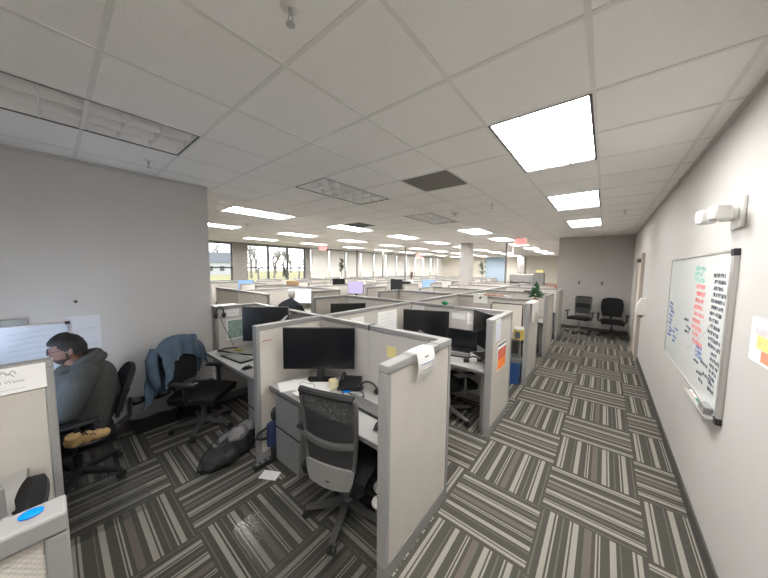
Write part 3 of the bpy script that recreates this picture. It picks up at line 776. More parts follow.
fdesks = [(-6.40, -5.18, 4.5, 'desk where the grey haired person sits'), (-6.40, -5.18, 6.3, 'far desk with the dark and lilac screens'), (-7.74, -6.52, 6.3, 'far desk window side of the lilac screen'), (-6.40, -5.18, 8.1, 'far desk under the paired dark screens'), (-6.40, -5.18, 9.9, 'far desk under the small blue screen'), (-10.04, -8.86, 4.5, 'far desk nearest the clear windows')]
for a, b, c, l in fdesks: 
    t = desk(a, b, c-.65, c-.05, l)
monitor((-3.42, -.55, DZ), R(180), 'lit monitor in front of the seated man, behind the name sign panel', .62, .38, .36, lit=mat('lit bluish screen', (.1, .1, .1), .3, emit=(.62, .76, 1.0), estr=2.0, noise=.01))
monitor((-2.86, -.50, DZ), R(216), 'lit monitor angled to the seated man, right behind the name sign', .56, .34, .28, lit=mat('lit cool screen', (.1, .1, .1), .3, emit=(.60, .74, 1.0), estr=5.2, noise=.01))
monitor((-6.22, 4.10, DZ), R(38), 'bright white monitor in front of the grey haired person', .68, .40, .36, M_scrw)
far_monitor((-6.80, 5.98, DZ), R(30), 'dark far monitor left of the lilac screen', None, .42, .50)
far_monitor((-6.02, 5.98, DZ), R(25), 'lilac lit monitor in the middle rows', M_scrp, .52, .40)
far_monitor((-5.72, 7.72, DZ), R(25), 'dark far monitor right of the lilac screen, left of a pair', None, .42, .46)
far_monitor((-5.36, 7.78, DZ), R(10), 'dark far monitor, right of a pair', None, .36, .32)
far_monitor((-5.42, 9.45, DZ), R(25), 'small blue lit monitor beside the potted plant', M_scrb, .50, .34)
far_monitor((-9.35, 4.12, DZ), R(30), 'blue and white lit monitor under the clear windows', M_scrb, .55, .33)

def sheet(x, y, z, w, h, rz, name, label, cat, m=M_paper, th=.002, group=None, curl=0.0):
    o = MB().grid(lambda u, v: ((u-.5)*w, (v-.5)*h, th+curl*math.sin(math.pi*u)*math.sin(2.3*v)), 6, 6, th).build(name, m, None, loc=(x, y, z), rotz=rz)
    return tag(o, label, cat, group)
def keyboard(x, y, z, rz, label, w=.43, dd=.14):
    t = thing('keyboard', label, 'keyboard', (x, y, z), rz)
    bx(-w/2, w/2, -dd/2, dd/2, 0, .018, .004).build('body', M_blackp, t)
    k = MB()
    for r in range(5):
        for c in range(15):
            x0 = -w/2+.012+c*(w-.024)/15; y0 = -dd/2+.01+r*(dd-.02)/5
            k.box(x0, x0+(w-.024)/15-.004, y0, y0+(dd-.02)/5-.004, .018, .023)
    k.build('keys', M_ped, t)
def mouse(x, y, z, rz, label):
    t = thing('computer_mouse', label, 'computer mouse', (x, y, z), rz)
    MB().grid(lambda u, v: ((u-.5)*.064*(1-.25*(2*v-1)**2), (v-.5)*.11, .006+.03*math.sin(math.pi*(.1+.8*v))*(1-(2*u-1)**4)**.5), 10, 12, .006).build('shell', M_blackp, t, True)
    bx(-.004, .004, .015, .035, .030, .040, .002).build('scroll_wheel', M_ped, t)
keyboard(-1.44, 1.545, DZ, R(-4), 'black keyboard on the front desk beyond the mesh chair', .44, .14)
mouse(-1.17, 1.40, DZ, R(20), 'black mouse on the front desk by the aisle panel')
# paper piles on the front desk
for k, (x, y, w, h, rz, lb) in enumerate(((-2.17, 1.44, .28, .22, .5, 'lowest white sheet of the loose papers under the front monitor'), (-2.08, 1.55, .30, .22, .2, 'white sheet reaching under the front monitor'), (-2.22, 1.40, .22, .28, -.4, 'white sheet overhanging the front left desk corner'), (-2.02, 1.50, .28, .20, .75, 'topmost white sheet with the cable loop on it'))):
    sheet(x, y, DZ+.0012+.003*k, w, h, rz, 'paper_sheet', lb, 'paper', curl=.004)
for k, (dx, m, lb) in enumerate(((0, M_ped, 'grey folder at the bottom of the desk stack'), (.01, M_greenf, 'green folder in the middle of the desk stack'), (-.014, M_paper, 'white pad on top of the desk stack'))):
    o = MB().box(-.13, .13, -.10, .10, 0, .012 if k < 2 else .006, .002).build('folder', m, None, loc=(-1.905+dx, 1.375-.004*k, DZ+.0132*k), rotz=R(-8+5*k)); tag(o, lb, 'folder')
t = thing('cream_mug', 'cream coloured mug on the front desk below the monitor', 'mug', (-1.90, 1.60, DZ))
MB().lathe([(.036, 0), (.040, .004), (.041, .08), (.038, .082), (.036, .078), (.034, .01), (.01, .008)], n=20).build('cup', mat('cream glaze', (.70, .62, .40), .4, noise=.05), t, True)
MB().tube([(.038, 0, .065), (.062, 0, .060), (.066, 0, .04), (.058, 0, .022), (.039, 0, .018)], .006, 8).build('handle', MATS['cream glaze'], t, True)
t = thing('desk_phone', 'black desk phone below the front monitor', 'desk phone', (-1.80, 1.72, DZ), R(35))
MB().prism([(-.09, 0), (.09, 0), (.09, .075), (.05, .075), (-.09, .03)], -.10, .10, Matrix.Rotation(R(90), 4, 'Z') @ Matrix.Rotation(R(90), 4, 'X')).build('body', M_blackp, t)
MB().tube([(-.07, -.06, .075), (-.07, -.03, .095), (-.07, .04, .105), (-.07, .07, .095)], [.022, .016, .016, .022], 8).build('handset', M_blackp, t, True)
t = thing('headset', 'black headset lying on the front desk near the corner', 'headset', (-1.58, 1.74, DZ), R(15))
MB().tube([(-.09+.09*(1-math.cos(math.pi*k/10)), .0, .02+.085*math.sin(math.pi*k/10)) for k in range(11)], .008, 8).build('headband', M_blackp, t, True)
for s in (-.09, .09): MB().lathe([(.02, -.015), (.034, -.012), (.036, .0), (.03, .014), (.01, .016)], (s, 0, .036), n=14).build('ear_cup', M_blackp, t, True)
o = MB().tube([(-.12, -.06, .006), (-.05, -.10, .006), (.06, -.08, .006), (.10, 0, .006), (.02, .05, .014), (-.08, .02, .006), (-.04, -.05, .012), (.05, -.03, .006)], .0045, 6).build('black_cable', M_blackp, None, True, loc=(-1.66, 1.66, DZ)); tag(o, 'black cable coiled on the front desk beside the headset', 'cable')
o = MB().box(-.03, .03, -.01, .01, 0, .012, .003).box(.03, .045, -.007, .007, .003, .009).build('usb_stick', M_bluebtn, None, loc=(-1.745, 1.62, DZ), rotz=R(50)); tag(o, 'small blue plug on the front desk by the black cables', 'plug')
o = MB().tube([(.09*math.cos(a), .05*math.sin(a), .004+.02*abs(math.sin(a*1.5))) for a in [2*math.pi*k/20 for k in range(20)]], .0022, 6, closed=True).build('thin_cable', M_ped, None, loc=(-2.06, 1.43, DZ+.018)); tag(o, 'thin grey cable loop on the white papers', 'cable')
t = thing('crumpled_cloth', 'crumpled grey and white cloth bundle under the front desk', 'cloth', (-1.17, 1.50, 0))
mb = MB()
for k in range(9): mb.sph((random.uniform(-.05, .05), random.uniform(-.09, .09), .05+.028*k), (random.uniform(.05, .07), random.uniform(.05, .08), .035), 10)
remesh(mb.build('bundle', M_cloth, t, True), .012, 3)
# red mark on the side panel
o = MB().tube([(0, 0, 0), (0, .02, .012), (0, .035, .002), (0, .05, .014), (0, .065, .004), (0, .08, .012), (0, .09, .006)], .003, 6).build('red_tag', M_red, None, loc=(XS+.036, 1.20, 1.165)); tag(o, 'small red scribbled tag on the cream side panel', 'tag')
o = bx(-.05, .05, -.0015, 0, -.05, .05).build('sticky_note', M_yellow, None, loc=(-1.43, 1.9-.03, 1.115)); tag(o, 'yellow sticky note on the grey back panel', 'sticky note')

# backpack on the floor left of the spine, navy bag beside the pedestal
t = thing('backpack', 'black and grey backpack slumped on the floor by the cream side panel', 'backpack', (-2.72, 1.03, 0), R(28))
from mathutils import noise as mnoise
def crumple(o, amt, sc_):
    for v in o.data.vertices:
        n_ = mnoise.noise(v.co*sc_) + .5*mnoise.noise(v.co*sc_*2.3)
        v.co += v.normal*n_*amt
        if v.co.z < .0: v.co.z = .0
mb = MB(); mb.sph((0, 0, .10), (.14, .24, .10), 16).sph((.02, .12, .15), (.11, .12, .10), 14).sph((-.05, -.16, .08), (.11, .12, .075), 14)
crumple(remesh(mb.build('body', M_bag, t, True), .010, 2), .022, 11)
mb = MB(); mb.sph((.02, .07, .215), (.09, .13, .055), 14).sph((-.08, .05, .15), (.07, .12, .05), 12).sph((.04, .16, .23), (.08, .08, .045), 12)
crumple(remesh(mb.build('front_pocket', M_bagg, t, True), .009, 2), .024, 14)
mb = MB()
mb.tube([(-.10, .1, .22), (-.20, 0, .14), (-.22, -.14, .05), (-.15, -.26, .02), (-.05, -.28, .05)], .013, 8, sy=.4).tube([(.0, .2, .29), (-.1, .22, .20), (-.20, .14, .06), (-.24, -.02, .03)], .013, 8, sy=.4)
mb.build('strap', M_blackp, t, True)
MB().box(-.10, -.085, -.10, -.02, .10, .16, .004).build('buckle', M_capl, t)
t = thing('navy_bag', 'small navy bag with a black strap tucked beside the pedestal', 'bag', (-2.365, 1.235, 0))
mb = MB(); mb.box(-.030, .030, -.04, .26, .16, .40, .028)
mb.build('body', M_navy, t, True)
MB().tube([(.0, -.045, .36), (.0, -.12, .34), (.0, -.14, .30), (0, -.09, .27), (0, -.045, .26)], .012, 8).build('strap', M_blackp, t, True)
MB().sph((0, .05, .46), (.03, .05, .07), 12).box(-.02, .02, .0, .2, 0, .16, .01).build('side_pouch', M_blackp, t, True)
t = thing('power_strip', 'black power strip on the floor beside the pedestal', 'power strip', (-2.375, 1.21, .0), R(90))
bx(-.14, .09, -.028, .028, .0, .042, .005).build('body', M_blackp, t)
for k in range(4): bx(-.12+k*.05, -.09+k*.05, -.015, .015, .042, .046).build('socket', M_ped, t)
sheet(-2.22, 1.14, .0012, .16, .10, R(30), 'paper_scrap', 'white paper scrap on the carpet by the pedestal', 'paper')

# floor mats
def floor_mat(x0, x1, y0, y1, label):
    r = .06; pts = []
    for cx, cy, a0 in ((x1-r, y1-r, 0), (x0+r, y1-r, 90), (x0+r, y0+r, 180), (x1-r, y0+r, 270)):
        for k in range(7): a = R(a0+15*k); pts.append((cx+r*math.cos(a), cy+r*math.sin(a)))
    o = MB().prism(pts, .0008, .003).build('chair_mat', M_vinyl); tag(o, label, 'chair mat')
floor_mat(-1.96, -1.0, .71, 1.9, 'clear plastic chair mat under the mesh chair')
floor_mat(-4.0, -2.62, -.6, .42, "clear plastic chair mat under the seated man's chair")

# ------------------------------------------------------------------ things on the aisle panels
t = thing('notice_holder', 'white notice holder hooked over the front aisle panel', 'notice holder', (XA+.037, 1.53, 1.225))
MB().grid(lambda u, v: (.004+.022*math.sin(math.pi*v)*.8, (u-.5)*.21, -.085+v*.185), 4, 12, .004).build('plate', M_white, t, True)
MB().box(-.074, .008, -.10, .10, .0965, .1005).box(-.0785, -.0745, -.06, .06, .05, .1005).build('hook', M_white, t)
for k, (w, z, m) in enumerate(((.16, .02, M_inkb), (.12, -.02, M_inkg), (.13, -.045, M_inkg), (.05, .06, M_ink))):
    MB().tube([(.004+.0176*math.sin(math.pi*(z+.085)/.185)+.0012, -w/2+w*q/16, z+.004*math.sin(q*2.1)) for q in range(17)], .0016, 5).build('writing_line', m, t)
for n, (y, lb) in enumerate(((1.40, 'small white clip on the front aisle panel cap, left of the notice'), (1.74, 'small white clip on the front aisle panel cap, right of the notice'))):
    o = MB().box(-.040, .041, -.02, .02, .0, .004).box(.0375, .041, -.02, .02, -.05, 0).box(-.041, -.0375, -.02, .02, -.04, 0).build('panel_clip', M_capl, None, loc=(XA, y, PH+.0005)); tag(o, lb, 'clip')
for n, (x, lb) in enumerate(((-1.69, 'black clip on the front back panel cap'), )):
    o = MB().box(-.008, .008, -.040, .040, .0, .006).box(-.008, .008, -.0405, -.0375, -.05, .0).build('cap_clip', M_blackp, None, loc=(x, 1.9, PH+.0005)); tag(o, lb, 'clip')
t = thing('poster', 'red and orange poster with a white header on the second aisle panel', 'poster', (XA+.0345, 3.31, .84))
bx(0, .003, -.16, .16, -.15, .17).build('sheet', M_paper, t)
bx(.003, .0038, -.145, .16, -.02, .10).build('red_field', M_red, t)
bx(.003, .0038, -.155, .155, -.14, -.02).build('orange_field', M_orange, t)
bx(.003, .0038, -.155, .155, .135, .16).build('dark_header', M_ink, t)
for k, z in enumerate((.075, .045, .015, -.05, -.08, -.11)): 
    MB().tube([(.0042, -.12+.24*q/14, z+.004*math.sin(q*2.3+k)) for q in range(15)], .0012, 5).build('writing_line', M_yellow if k < 3 else M_red, t)
t = thing('notice_holder', 'small white notice on the second aisle panel above the poster', 'notice holder', (XA+.0365, 3.12, 1.175))
bx(0, .006, -.09, .09, -.11, .13, .002).build('plate', M_white, t)
bx(.006, .0068, -.075, .075, -.095, .09).build('sheet', mat('pale lilac paper', (.62, .64, .74), .8, noise=.03), t)
# cloth and small tree on the third aisle panel
o = MB().grid(lambda u, v: (XA + (.058 if v > .5 else -.058)*(1-abs(max(-1, min(1, (v-.5)*8)))**3 if abs(v-.5) < .125 else -1)*-1*(abs(v-.5) >= .125) + (v-.5)*.5*(abs(v-.5) < .125)*.9, 4.82+u*.52, PH+.006-(max(0, abs(v-.5)-.11))*(.62+.22*math.sin(u*7))-.004*math.cos(u*20)), 18, 24, .004).build('draped_cloth', M_cloth, None, True); tag(o, 'white cloth draped over the third aisle panel', 'cloth')
t = thing('small_fir_tree', 'small green artificial tree standing on the third aisle panel', 'small tree', (XA, 5.40, PH+.008))
rn = random.Random(3); mb = MB()
for k in range(170):
    z = rn.random(); rad = .13*(1-z)**.8+.012; a = rn.uniform(0, 2*math.pi); 
    p0 = Vector((0, 0, .05+z*.27)); p1 = p0+Vector((rad*math.cos(a), rad*math.sin(a), -.02+rn.uniform(-.01, .02)))
    mb.tube([p0, (p0+p1)/2+Vector((0, 0, .008)), p1], [.004, .009, .002], 4)
mb.build('foliage', M_leaf, t)
MB().lathe([(.03, 0), (.036, .03), (.006, .032), (.005, .3)], n=12).build('pot', M_card, t)
mb = MB()
for k in range(10): a = k*2.4; z = k/10; rad = .12*(1-z)+.01; mb.sph((rad*math.cos(a), rad*math.sin(a), .05+z*.25), .010, 8)
mb.build('baubles', M_white, t)
# framed whiteboard and bins in the third cubicle
t = thing('desk_whiteboard', 'cream board with a rounded black frame in the third cubicle', 'whiteboard', (-1.215, 4.50, 1.03))
bx(-.27, .23, 0, .01, -.24, .24).build('board', M_cream, t)
MB().tube([(-.275, 0, -.24), (-.275, 0, .20), (-.245, 0, .24), (.235, 0, .245), (.235, 0, -.24)], .011, 6).build('board_frame', M_blackp, t)
MB().box(-.25, -.22, -.05, .06, -.29, -.23).box(.18, .21, -.05, .06, -.29, -.23).build('board_foot', M_blackp, t)
MB().tube([(-.235, .005, -.23), (-.235, .02, -.3)], .008, 6).build('prop', M_blackp, t)
desk_wb = t
t.location = (-1.26, 4.90, 1.031)
t = thing('gold_tin', 'gold and yellow tin with a white lid in the third cubicle', 'tin', (-1.02, 4.70, DZ))
MB().lathe([(.075, 0), (.078, .006), (.078, .16), (.01, .162)], n=24).build('can', M_gold, t, True)
MB().lathe([(.05, .163), (.076, .168), (.07, .20), (.02, .21)], n=20).build('lid', M_white, t, True)
bx(-.035, .035, -.083, -.078, .03, .13).build('can_label', M_ink, t)
t = thing('recycling_bin', 'blue plastic recycling bin standing under the third desk', 'recycling bin', (-1.10, 4.76, 0))
mb = MB(); mb.lathe([(.13, .0), (.15, .004), (.185, .40), (.195, .41), (.195, .42), (.178, .42), (.145, .02), (.01, .018)], n=4)
for v in mb.bm.verts: v.co = Matrix.Rotation(R(45), 3, 'Z') @ v.co
mb.build('bin_body', M_bluebin, t)
mb = MB(); mb.lathe([(.183, .36), (.199, .425), (.188, .445), (.172, .44), (.17, .36)], n=4)
for v in mb.bm.verts: v.co = Matrix.Rotation(R(45), 3, 'Z') @ v.co
mb.build('bin_liner', M_liner, t)
# keyboards and desk clutter in the second cubicle
keyboard(-1.48, 3.26, DZ, R(15), 'dark keyboard on the desk behind the poster panel', .42, .15)
t = thing('headset', 'black headset lying on the desk behind the poster panel', 'headset', (-1.16, 3.12, DZ), R(40))
MB().tube([(-.08+.08*(1-math.cos(math.pi*k/10)), .0, .02+.06*math.sin(math.pi*k/10)) for k in range(11)], .008, 8).build('headband', M_blackp, t, True)
for s in (-.08, .08): MB().lathe([(.02, -.015), (.034, -.012), (.036, .0), (.03, .014), (.01, .016)], (s, 0, .036), n=14).build('ear_cup', M_blackp, t, True)
mouse(-1.02, 3.22, DZ, R(-20), 'black mouse on the desk behind the poster panel')
# papers pinned on the inner panels
def pinned(x, y, z, w, h, axis, label, m=M_paper, lines=4):
    t = thing('pinned_paper', label, 'paper', (x, y, z))
    if axis == 'y': bx(-w/2, w/2, -.003, 0, -h/2, h/2).build('sheet', m, t)
    else: bx(0, .003, -w/2, w/2, -h/2, h/2).build('sheet', m, t)
    for k in range(lines):
        zz = h*.32-k*h*.7/max(1, lines)
        L = w*.36
        pts = [(-L+2*L*q/10, -.0036, zz+.003*math.sin(q*2+k)) if axis == 'y' else (.0036, -L+2*L*q/10, zz+.003*math.sin(q*2+k)) for q in range(11)]
        MB().tube(pts, .0018, 4).build('writing_line', M_inkg, t)
sx = XS+.0295
pinned(sx, 3.06, 1.09, .44, .30, 'x', 'large white sheet pinned on the spine panel behind the front cubicle')
pinned(sx, 2.44, 1.10, .24, .26, 'x', 'smaller white sheet pinned on the spine panel, nearer the camera')
yb2 = 3.7-.0295
pinned(-2.28, yb2, 1.17, .22, .24, 'y', 'white sheet at the left end of the second back panel')
pinned(-1.60, yb2, 1.18, .20, .08, 'y', 'narrow white sheet in the middle of the second back panel', lines=1)
pinned(-1.38, yb2, 1.16, .18, .15, 'y', 'framed white sheet at the right of the second back panel', lines=3)
o = MB().lathe([(.03, 0), (.05, .01), (.055, .04), (.03, .05)], n=16).build('green_bowl', M_green, None, True, loc=(-1.83, 3.7, PH+.001)); tag(o, 'small green bowl on the second back panel cap', 'bowl')
# left cubicle: map, headset and cords
lx = XL+.0295
t = thing('wall_map', 'green and white framed map on the grey panel by the left wall', 'map', (lx, 1.60, .98))
bx(0, .005, -.12, .12, -.14, .15).build('sheet', M_paper, t)
mapm = mat('green map print', (.30, .42, .36), .8, noise=.6, nscale=22)
bx(.005, .0058, -.10, .10, -.12, .13).build('print', mapm, t)
pinned(lx, 1.55, 1.22, .20, .10, 'x', 'white sheet above the framed map', lines=2)
pinned(lx, 1.78, 1.23, .14, .08, 'x', 'small white card right of the framed map', lines=1)
t = thing('headset', 'black headset hanging from the panel edge by the left wall', 'headset', (lx+.02, 1.40, 1.16))
MB().tube([(.0, -.05+.05*(1-math.cos(math.pi*k/10)), .06+.10*math.sin(math.pi*k/10)) for k in range(11)], .008, 8).build('headband', M_blackp, t, True)
for s in (-.05, .05): MB().sph((0, s, .04), (.02, .028, .04), 12).build('ear_cup', M_blackp, t, True)
MB().tube([(.01, .0, .02), (.012, .04, -.12), (.03, .10, -.26), (.05, .14, -.40)], .004, 6).build('cord', M_blackp, t)
keyboard(-3.42, 1.38, DZ, R(6), 'black keyboard on the desk beside the headset', .46, .17)
mouse(-2.98, 1.30, DZ, R(10), 'black mouse on the desk behind the cream side panel')
o = MB().tube([(-.12, .14, .01), (-.2, .02, .012), (-.14, -.10, .016), (.0, -.05, .02), (.2, .05, .012), (.34, .12, .012)], .009, 6).build('black_cable', M_blackp, None, True, loc=(-3.72, 1.42, DZ)); tag(o, 'thick black cable on the desk below the framed map', 'cable')
o = MB().box(-.07, .07, -.02, .02, 0, .018, .006).build('yellow_tool', mat('yellow plastic', (.55, .50, .05), .5, noise=.05), None, loc=(-3.72, 1.52, DZ+.001), rotz=R(20)); tag(o, 'small yellow object on the desk below the framed map', 'tool')
t = thing('desk_speaker', 'small black speaker on the desk beside the left monitor', 'speaker', (-3.36, 1.70, DZ), R(20))
bx(-.06, .06, -.05, .05, 0, .10, .02).build('body', M_blackp, t); MB().lathe([(.03, 0), (.035, .004), (.01, .006)], n=14).build('cone', M_ped, t, loc=(0, 0, .10))
t = thing('brace_bar', 'pale brace bar across the corner beside the left monitor', 'brace', (0, 0, 0))
MB().tube([(-2.52, 1.43, 1.285), (-3.0, 1.84, 1.285)], .014, 8).build('bar', M_capl, t); MB().box(-2.535, -2.4875, 1.41, 1.45, 1.26, 1.31).build('bracket', M_cap, t)

# ------------------------------------------------------------------ left wall
lw = -4.0995
t = thing('whiteboard', 'whiteboard on the left wall behind the seated man', 'whiteboard', (lw, -.55, .98))
bx(0, .014, -.64, .62, -.36, .30).build('board', mat('blue tinted whiteboard', (.60, .66, .74), .2, noise=.03, nscale=3), t)
MB().box(0, .02, -.655, .635, .30, .318).box(0, .02, -.655, .635, -.378, -.36).box(0, .02, .62, .638, -.36, .30).box(0, .02, -.658, -.64, -.36, .30).build('board_frame', M_alu, t)
MB().box(0, .024, .608, .642, .292, .322, .003).build('frame_corner', M_blackp, t)
for k in range(9):
    z = .24-k*.05; L = random.uniform(.18, .30); MB().tube([(.0146, .27+L*q/24, z+.005*math.sin(q*2.4+k)+.02*q/24) for q in range(25)], .0014, 4).build('writing_line', M_inkg, t)
t = thing('wall_chart', 'large white chart sheet taped right of the whiteboard', 'chart', (lw, .20, .99))
bx(0, .002, -.13, .10, -.42, .35).build('sheet', mat('pale bluish paper', (.62, .63, .66), .8, noise=.02), t)
for k, z in enumerate((.22, .20, .05, -.02)): MB().tube([(.0025, -.08+.15*q/20, z+.004*math.sin(q*2+k)) for q in range(21)], .0014, 4).build('writing_line', M_inkg, t)
o = MB().box(0, .006, -.22, .16, 1.60, 1.615).box(0, .006, -.22, -.205, 1.57, 1.60).box(0, .006, .145, .16, 1.55, 1.60).build('wall_rail', M_wall, None, loc=(lw, 0, 0)); tag(o, 'faint thin rail on the left wall above the whiteboard', 'rail')
o = MB().cyl((0, 0, 0), (.02, 0, 0), .014, n=12).sph((.026, 0, 0), .012, 10).build('wall_hook', M_vent, None, True, loc=(lw, .14, 1.49)); tag(o, 'small dark hook on the left wall above the chart', 'hook')
o = MB().box(0, .012, -.52, -.26, 1.27, 1.33, .003).build('name_strip', M_capl, None, loc=(lw+.021, .1, .0345)); tag(o, 'white strip on top of the left whiteboard', 'strip')
def low_bin(y0, y1, label):
    t = thing('waste_bin', label, 'waste bin', (-3.968, (y0+y1)/2, 0)); q = (y1-y0)/2; w = .105
    b = MB(); n = [(-w*.8, -q*.9, 0), (w*.8, -q*.9, 0), (w*.8, q*.9, 0), (-w*.8, q*.9, 0), (-w, -q, .34), (w, -q, .34), (w, q, .34), (-w, q, .34)]
    V = [b.bm.verts.new(p) for p in n]
    i_ = [b.bm.verts.new((p[0]*.92, p[1]*.96, z)) for p, z in zip(n[4:], (.34,)*4)]; j_ = [b.bm.verts.new((p[0]*.9, p[1]*.95, .02)) for p in n[:4]]
    for f in ((3, 2, 1, 0), (0, 1, 5, 4), (1, 2, 6, 5), (2, 3, 7, 6), (3, 0, 4, 7)): b.bm.faces.new([V[k] for k in f])
    for k in range(4):
        b.bm.faces.new((V[4+k], V[4+(k+1) % 4], i_[(k+1) % 4], i_[k])); b.bm.faces.new((i_[k], i_[(k+1) % 4], j_[(k+1) % 4], j_[k]))
    b.bm.faces.new(j_)
    b.build('bin_body', M_blackp, t)
    b = MB()
    def ring(s, z, wob): return [b.bm.verts.new((w*s*cx + .003*math.sin(1.3*k+wob), q*s*cy + .003*math.cos(1.1*k+wob), z+.008*math.sin(.9*k+wob))) for k, (cx, cy) in enumerate(P)]
    P = []
    for k in range(8): P.append((-1+2*k/8, -1))
    for k in range(14): P.append((1, -1+2*k/14))
    for k in range(8): P.append((1-2*k/8, 1))
    for k in range(14): P.append((-1, 1-2*k/14))
    rs = [ring(1.04, .18, 0), ring(1.07, .205, .4), ring(1.05, .23, .6), ring(1.09, .255, .9), ring(1.05, .275, 1.2), ring(1.10, .30, 1.5), ring(1.06, .325, 1.8), ring(1.09, .352, 2), ring(.93, .350, 3), ring(.89, .30, 4)]
    for A, B in zip(rs, rs[1:]):
        for k in range(len(P)): b.bm.faces.new((A[k], A[(k+1) % len(P)], B[(k+1) % len(P)], B[k]))
    b.build('bin_liner', M_liner, t, True)
low_bin(.47, .87, 'low black waste bin with a grey liner, nearer the seated man')
low_bin(.915, 1.32, 'low black waste bin with a grey liner behind the jacket chair')

# jacket over the left chair (rests on it, so a thing of its own)
jt = thing('jacket', 'faded blue jacket draped over the back of the left chair', 'jacket', (-3.50, 1.03, 0), R(-48))
def jk(u, v):
    q = 2*u-1; f = (v-.36)/.36 if v < .36 else (v-.36)/.64      # f<0 front flap, f>0 rear
    dr = abs(f)
    fd = .20+.17*abs(q)**1.5                                      # front hangs lower at the sides
    z = 1.065-.075*abs(q)**2.6-(fd if f < 0 else .56)*dr**1.15
    x = q*(.30+.05*dr+(.06*dr if f > 0 else 0)) + .010*math.sin(26*z+q*4)
    base = bplane(max(-.235, min(.235, x)), max(.5, z), lean=.12).y
    k = min(1, dr*4); k = k*k*(3-2*k)
    off = (.085+.02*abs(q)) if f < 0 else -.03-.07*dr
    y = base + .03*(1-k) + off*k + .018*math.sin(q*12+1.5+z*5)*dr + .010*math.sin(q*25)*dr
    return (x, y, z)
MB().grid(jk, 34, 26, .008).build('jacket_body', M_denim, jt, True)
def sleeve(s):
    return [(s*.285, -.28, 1.0), (s*.315, -.30, .90), (s*.335, -.28, .78), (s*.33, -.26, .66), (s*.31, -.27, .55 if s < 0 else .63)]
for s, rr in ((-1, [.05, .06, .058, .05, .045]), (1, [.045, .052, .05, .044, .04])):
    MB().tube(sleeve(s), rr, 12).build('sleeve', M_denim, jt, True)
MB().tube([(-.17, -.155, 1.00), (-.15, -.145, .92), (-.17, -.14, .82)], [.007, .006, .005], 6).tube([(.17, -.155, 1.00), (.15, -.145, .93), (.17, -.14, .85)], [.007, .006, .005], 6).build('zip_edge', M_liner, jt, True)

# ------------------------------------------------------------------ right wall
rwx = XR-.0005
t = thing('whiteboard', 'large whiteboard covered in marker notes on the right wall', 'whiteboard', (rwx, 3.55, 1.46))
hw, hh = .96, .52
bx(-.012, 0, -hw, hw, -hh, hh).build('board', M_wboard, t)
MB().box(-.02, 0, -hw-.014, hw+.014, hh, hh+.014).box(-.02, 0, -hw-.014, hw+.014, -hh-.014, -hh).box(-.02, 0, hw, hw+.014, -hh, hh).build('board_frame', M_alu, t)
MB().box(-.024, 0, -hw-.05, -hw, -hh-.014, hh+.014, .003).build('side_rail', M_alu, t)
for s, z in ((-1, hh), (-1, -hh)): MB().box(-.028, 0, -hw-.052, -hw+.0, z-.025, z+.018, .004).build('frame_corner', M_blackp, t)
rn = random.Random(11)
def word_line(mb, y, z, L, hgt, slope=0.0, r=.0009):
    # hand-lettered strokes: a run of short letters with gaps between words; reads towards the camera (-y)
    x = 0.0
    while x < L:
        nl = rn.randint(2, 6)
        for _ in range(nl):
            if x > L: break
            w = hgt*rn.uniform(.35, .6); k = rn.randint(0, 3); zz = z+slope*x; yy = y-x
            c = [[(0, 0), (.1, 1), (.5, .5), (.9, 1)], [(0, 1), (.1, 0), (.8, .1), (.9, .9)], [(.8, .9), (.1, .7), (.1, .1), (.9, .1)], [(0, 0), (.4, 1), (.9, 0), (.2, .45)]][k]
            mb.tube([(-.0132, yy-w*a, zz+hgt*(b+rn.uniform(-.08, .08))) for a, b in c], r, 4)
            x += w*1.45
        x += hgt*.2
def writing(name, m, blocks):
    for bl in blocks:
        for a in bl:
            mb = MB(); word_line(mb, *a); mb.build(name, m, t)
U = rn.uniform
writing('red_writing', M_inkr, [[(-.16-U(0, .05), .26-k*.055, U(.16, .30), .034) for k in range(9)]])
writing('teal_writing', M_inkt, [[(-.10, .41-.045*k, U(.18, .34), .036, -.04) for k in range(3)]])
writing('black_writing', M_ink, [[(-.60-U(0, .05), .36-k*.044, U(.18, .30), .027) for k in range(12)], [(-.72, -.17-k*.040, U(.12, .20), .026) for k in range(7)], [(-.30-U(0, .3), -.28-k*.034, U(.10, .2), .022, U(-.1, .1)) for k in range(5)], [(.15-U(0, .15), -.05-k*.05, U(.10, .16), .024, U(-.1, .1)) for k in range(3)]])
writing('blue_writing', M_inkb, [[(.90-U(0, .1), .04-k*.045, U(.12, .2), .024, U(-.1, .1)) for k in range(9)], [(-.34, -.20-k*.034, U(.12, .2), .026) for k in range(3)], [(.62-U(0, .1), -.20-k*.045, U(.10, .2), .022) for k in range(4)]])
mbg = MB()
mbg.tube([(-.0132, .35, -.05), (-.0132, .05, -.10), (-.0132, -.25, -.19), (-.0132, -.05, -.28), (-.0132, .2, -.20)], .0014, 4)
mbg.tube([(-.0132, -.25, -.19), (-.0132, -.55, -.05), (-.0132, -.62, .02)], .0014, 4)
mbg.build('grey_lines', M_inkg, t)
MB().box(-.065, 0, -.95, -.40, -hh-.028, -hh-.0145, .003).box(-.068, -.062, -.95, -.40, -hh-.028, -hh-.006).build('marker_tray', M_alu, t)
o = MB().box(-.022, .022, -.065, .065, 0, .035, .006).box(-.024, .024, -.067, .067, -.012, 0, .003).build('board_eraser', M_ped, None, loc=(rwx-.033, 2.72, 1.46-hh+.0), rotz=0); o.location.z = 1.46-hh-.0014; tag(o, 'grey felt eraser on the right whiteboard tray', 'eraser')
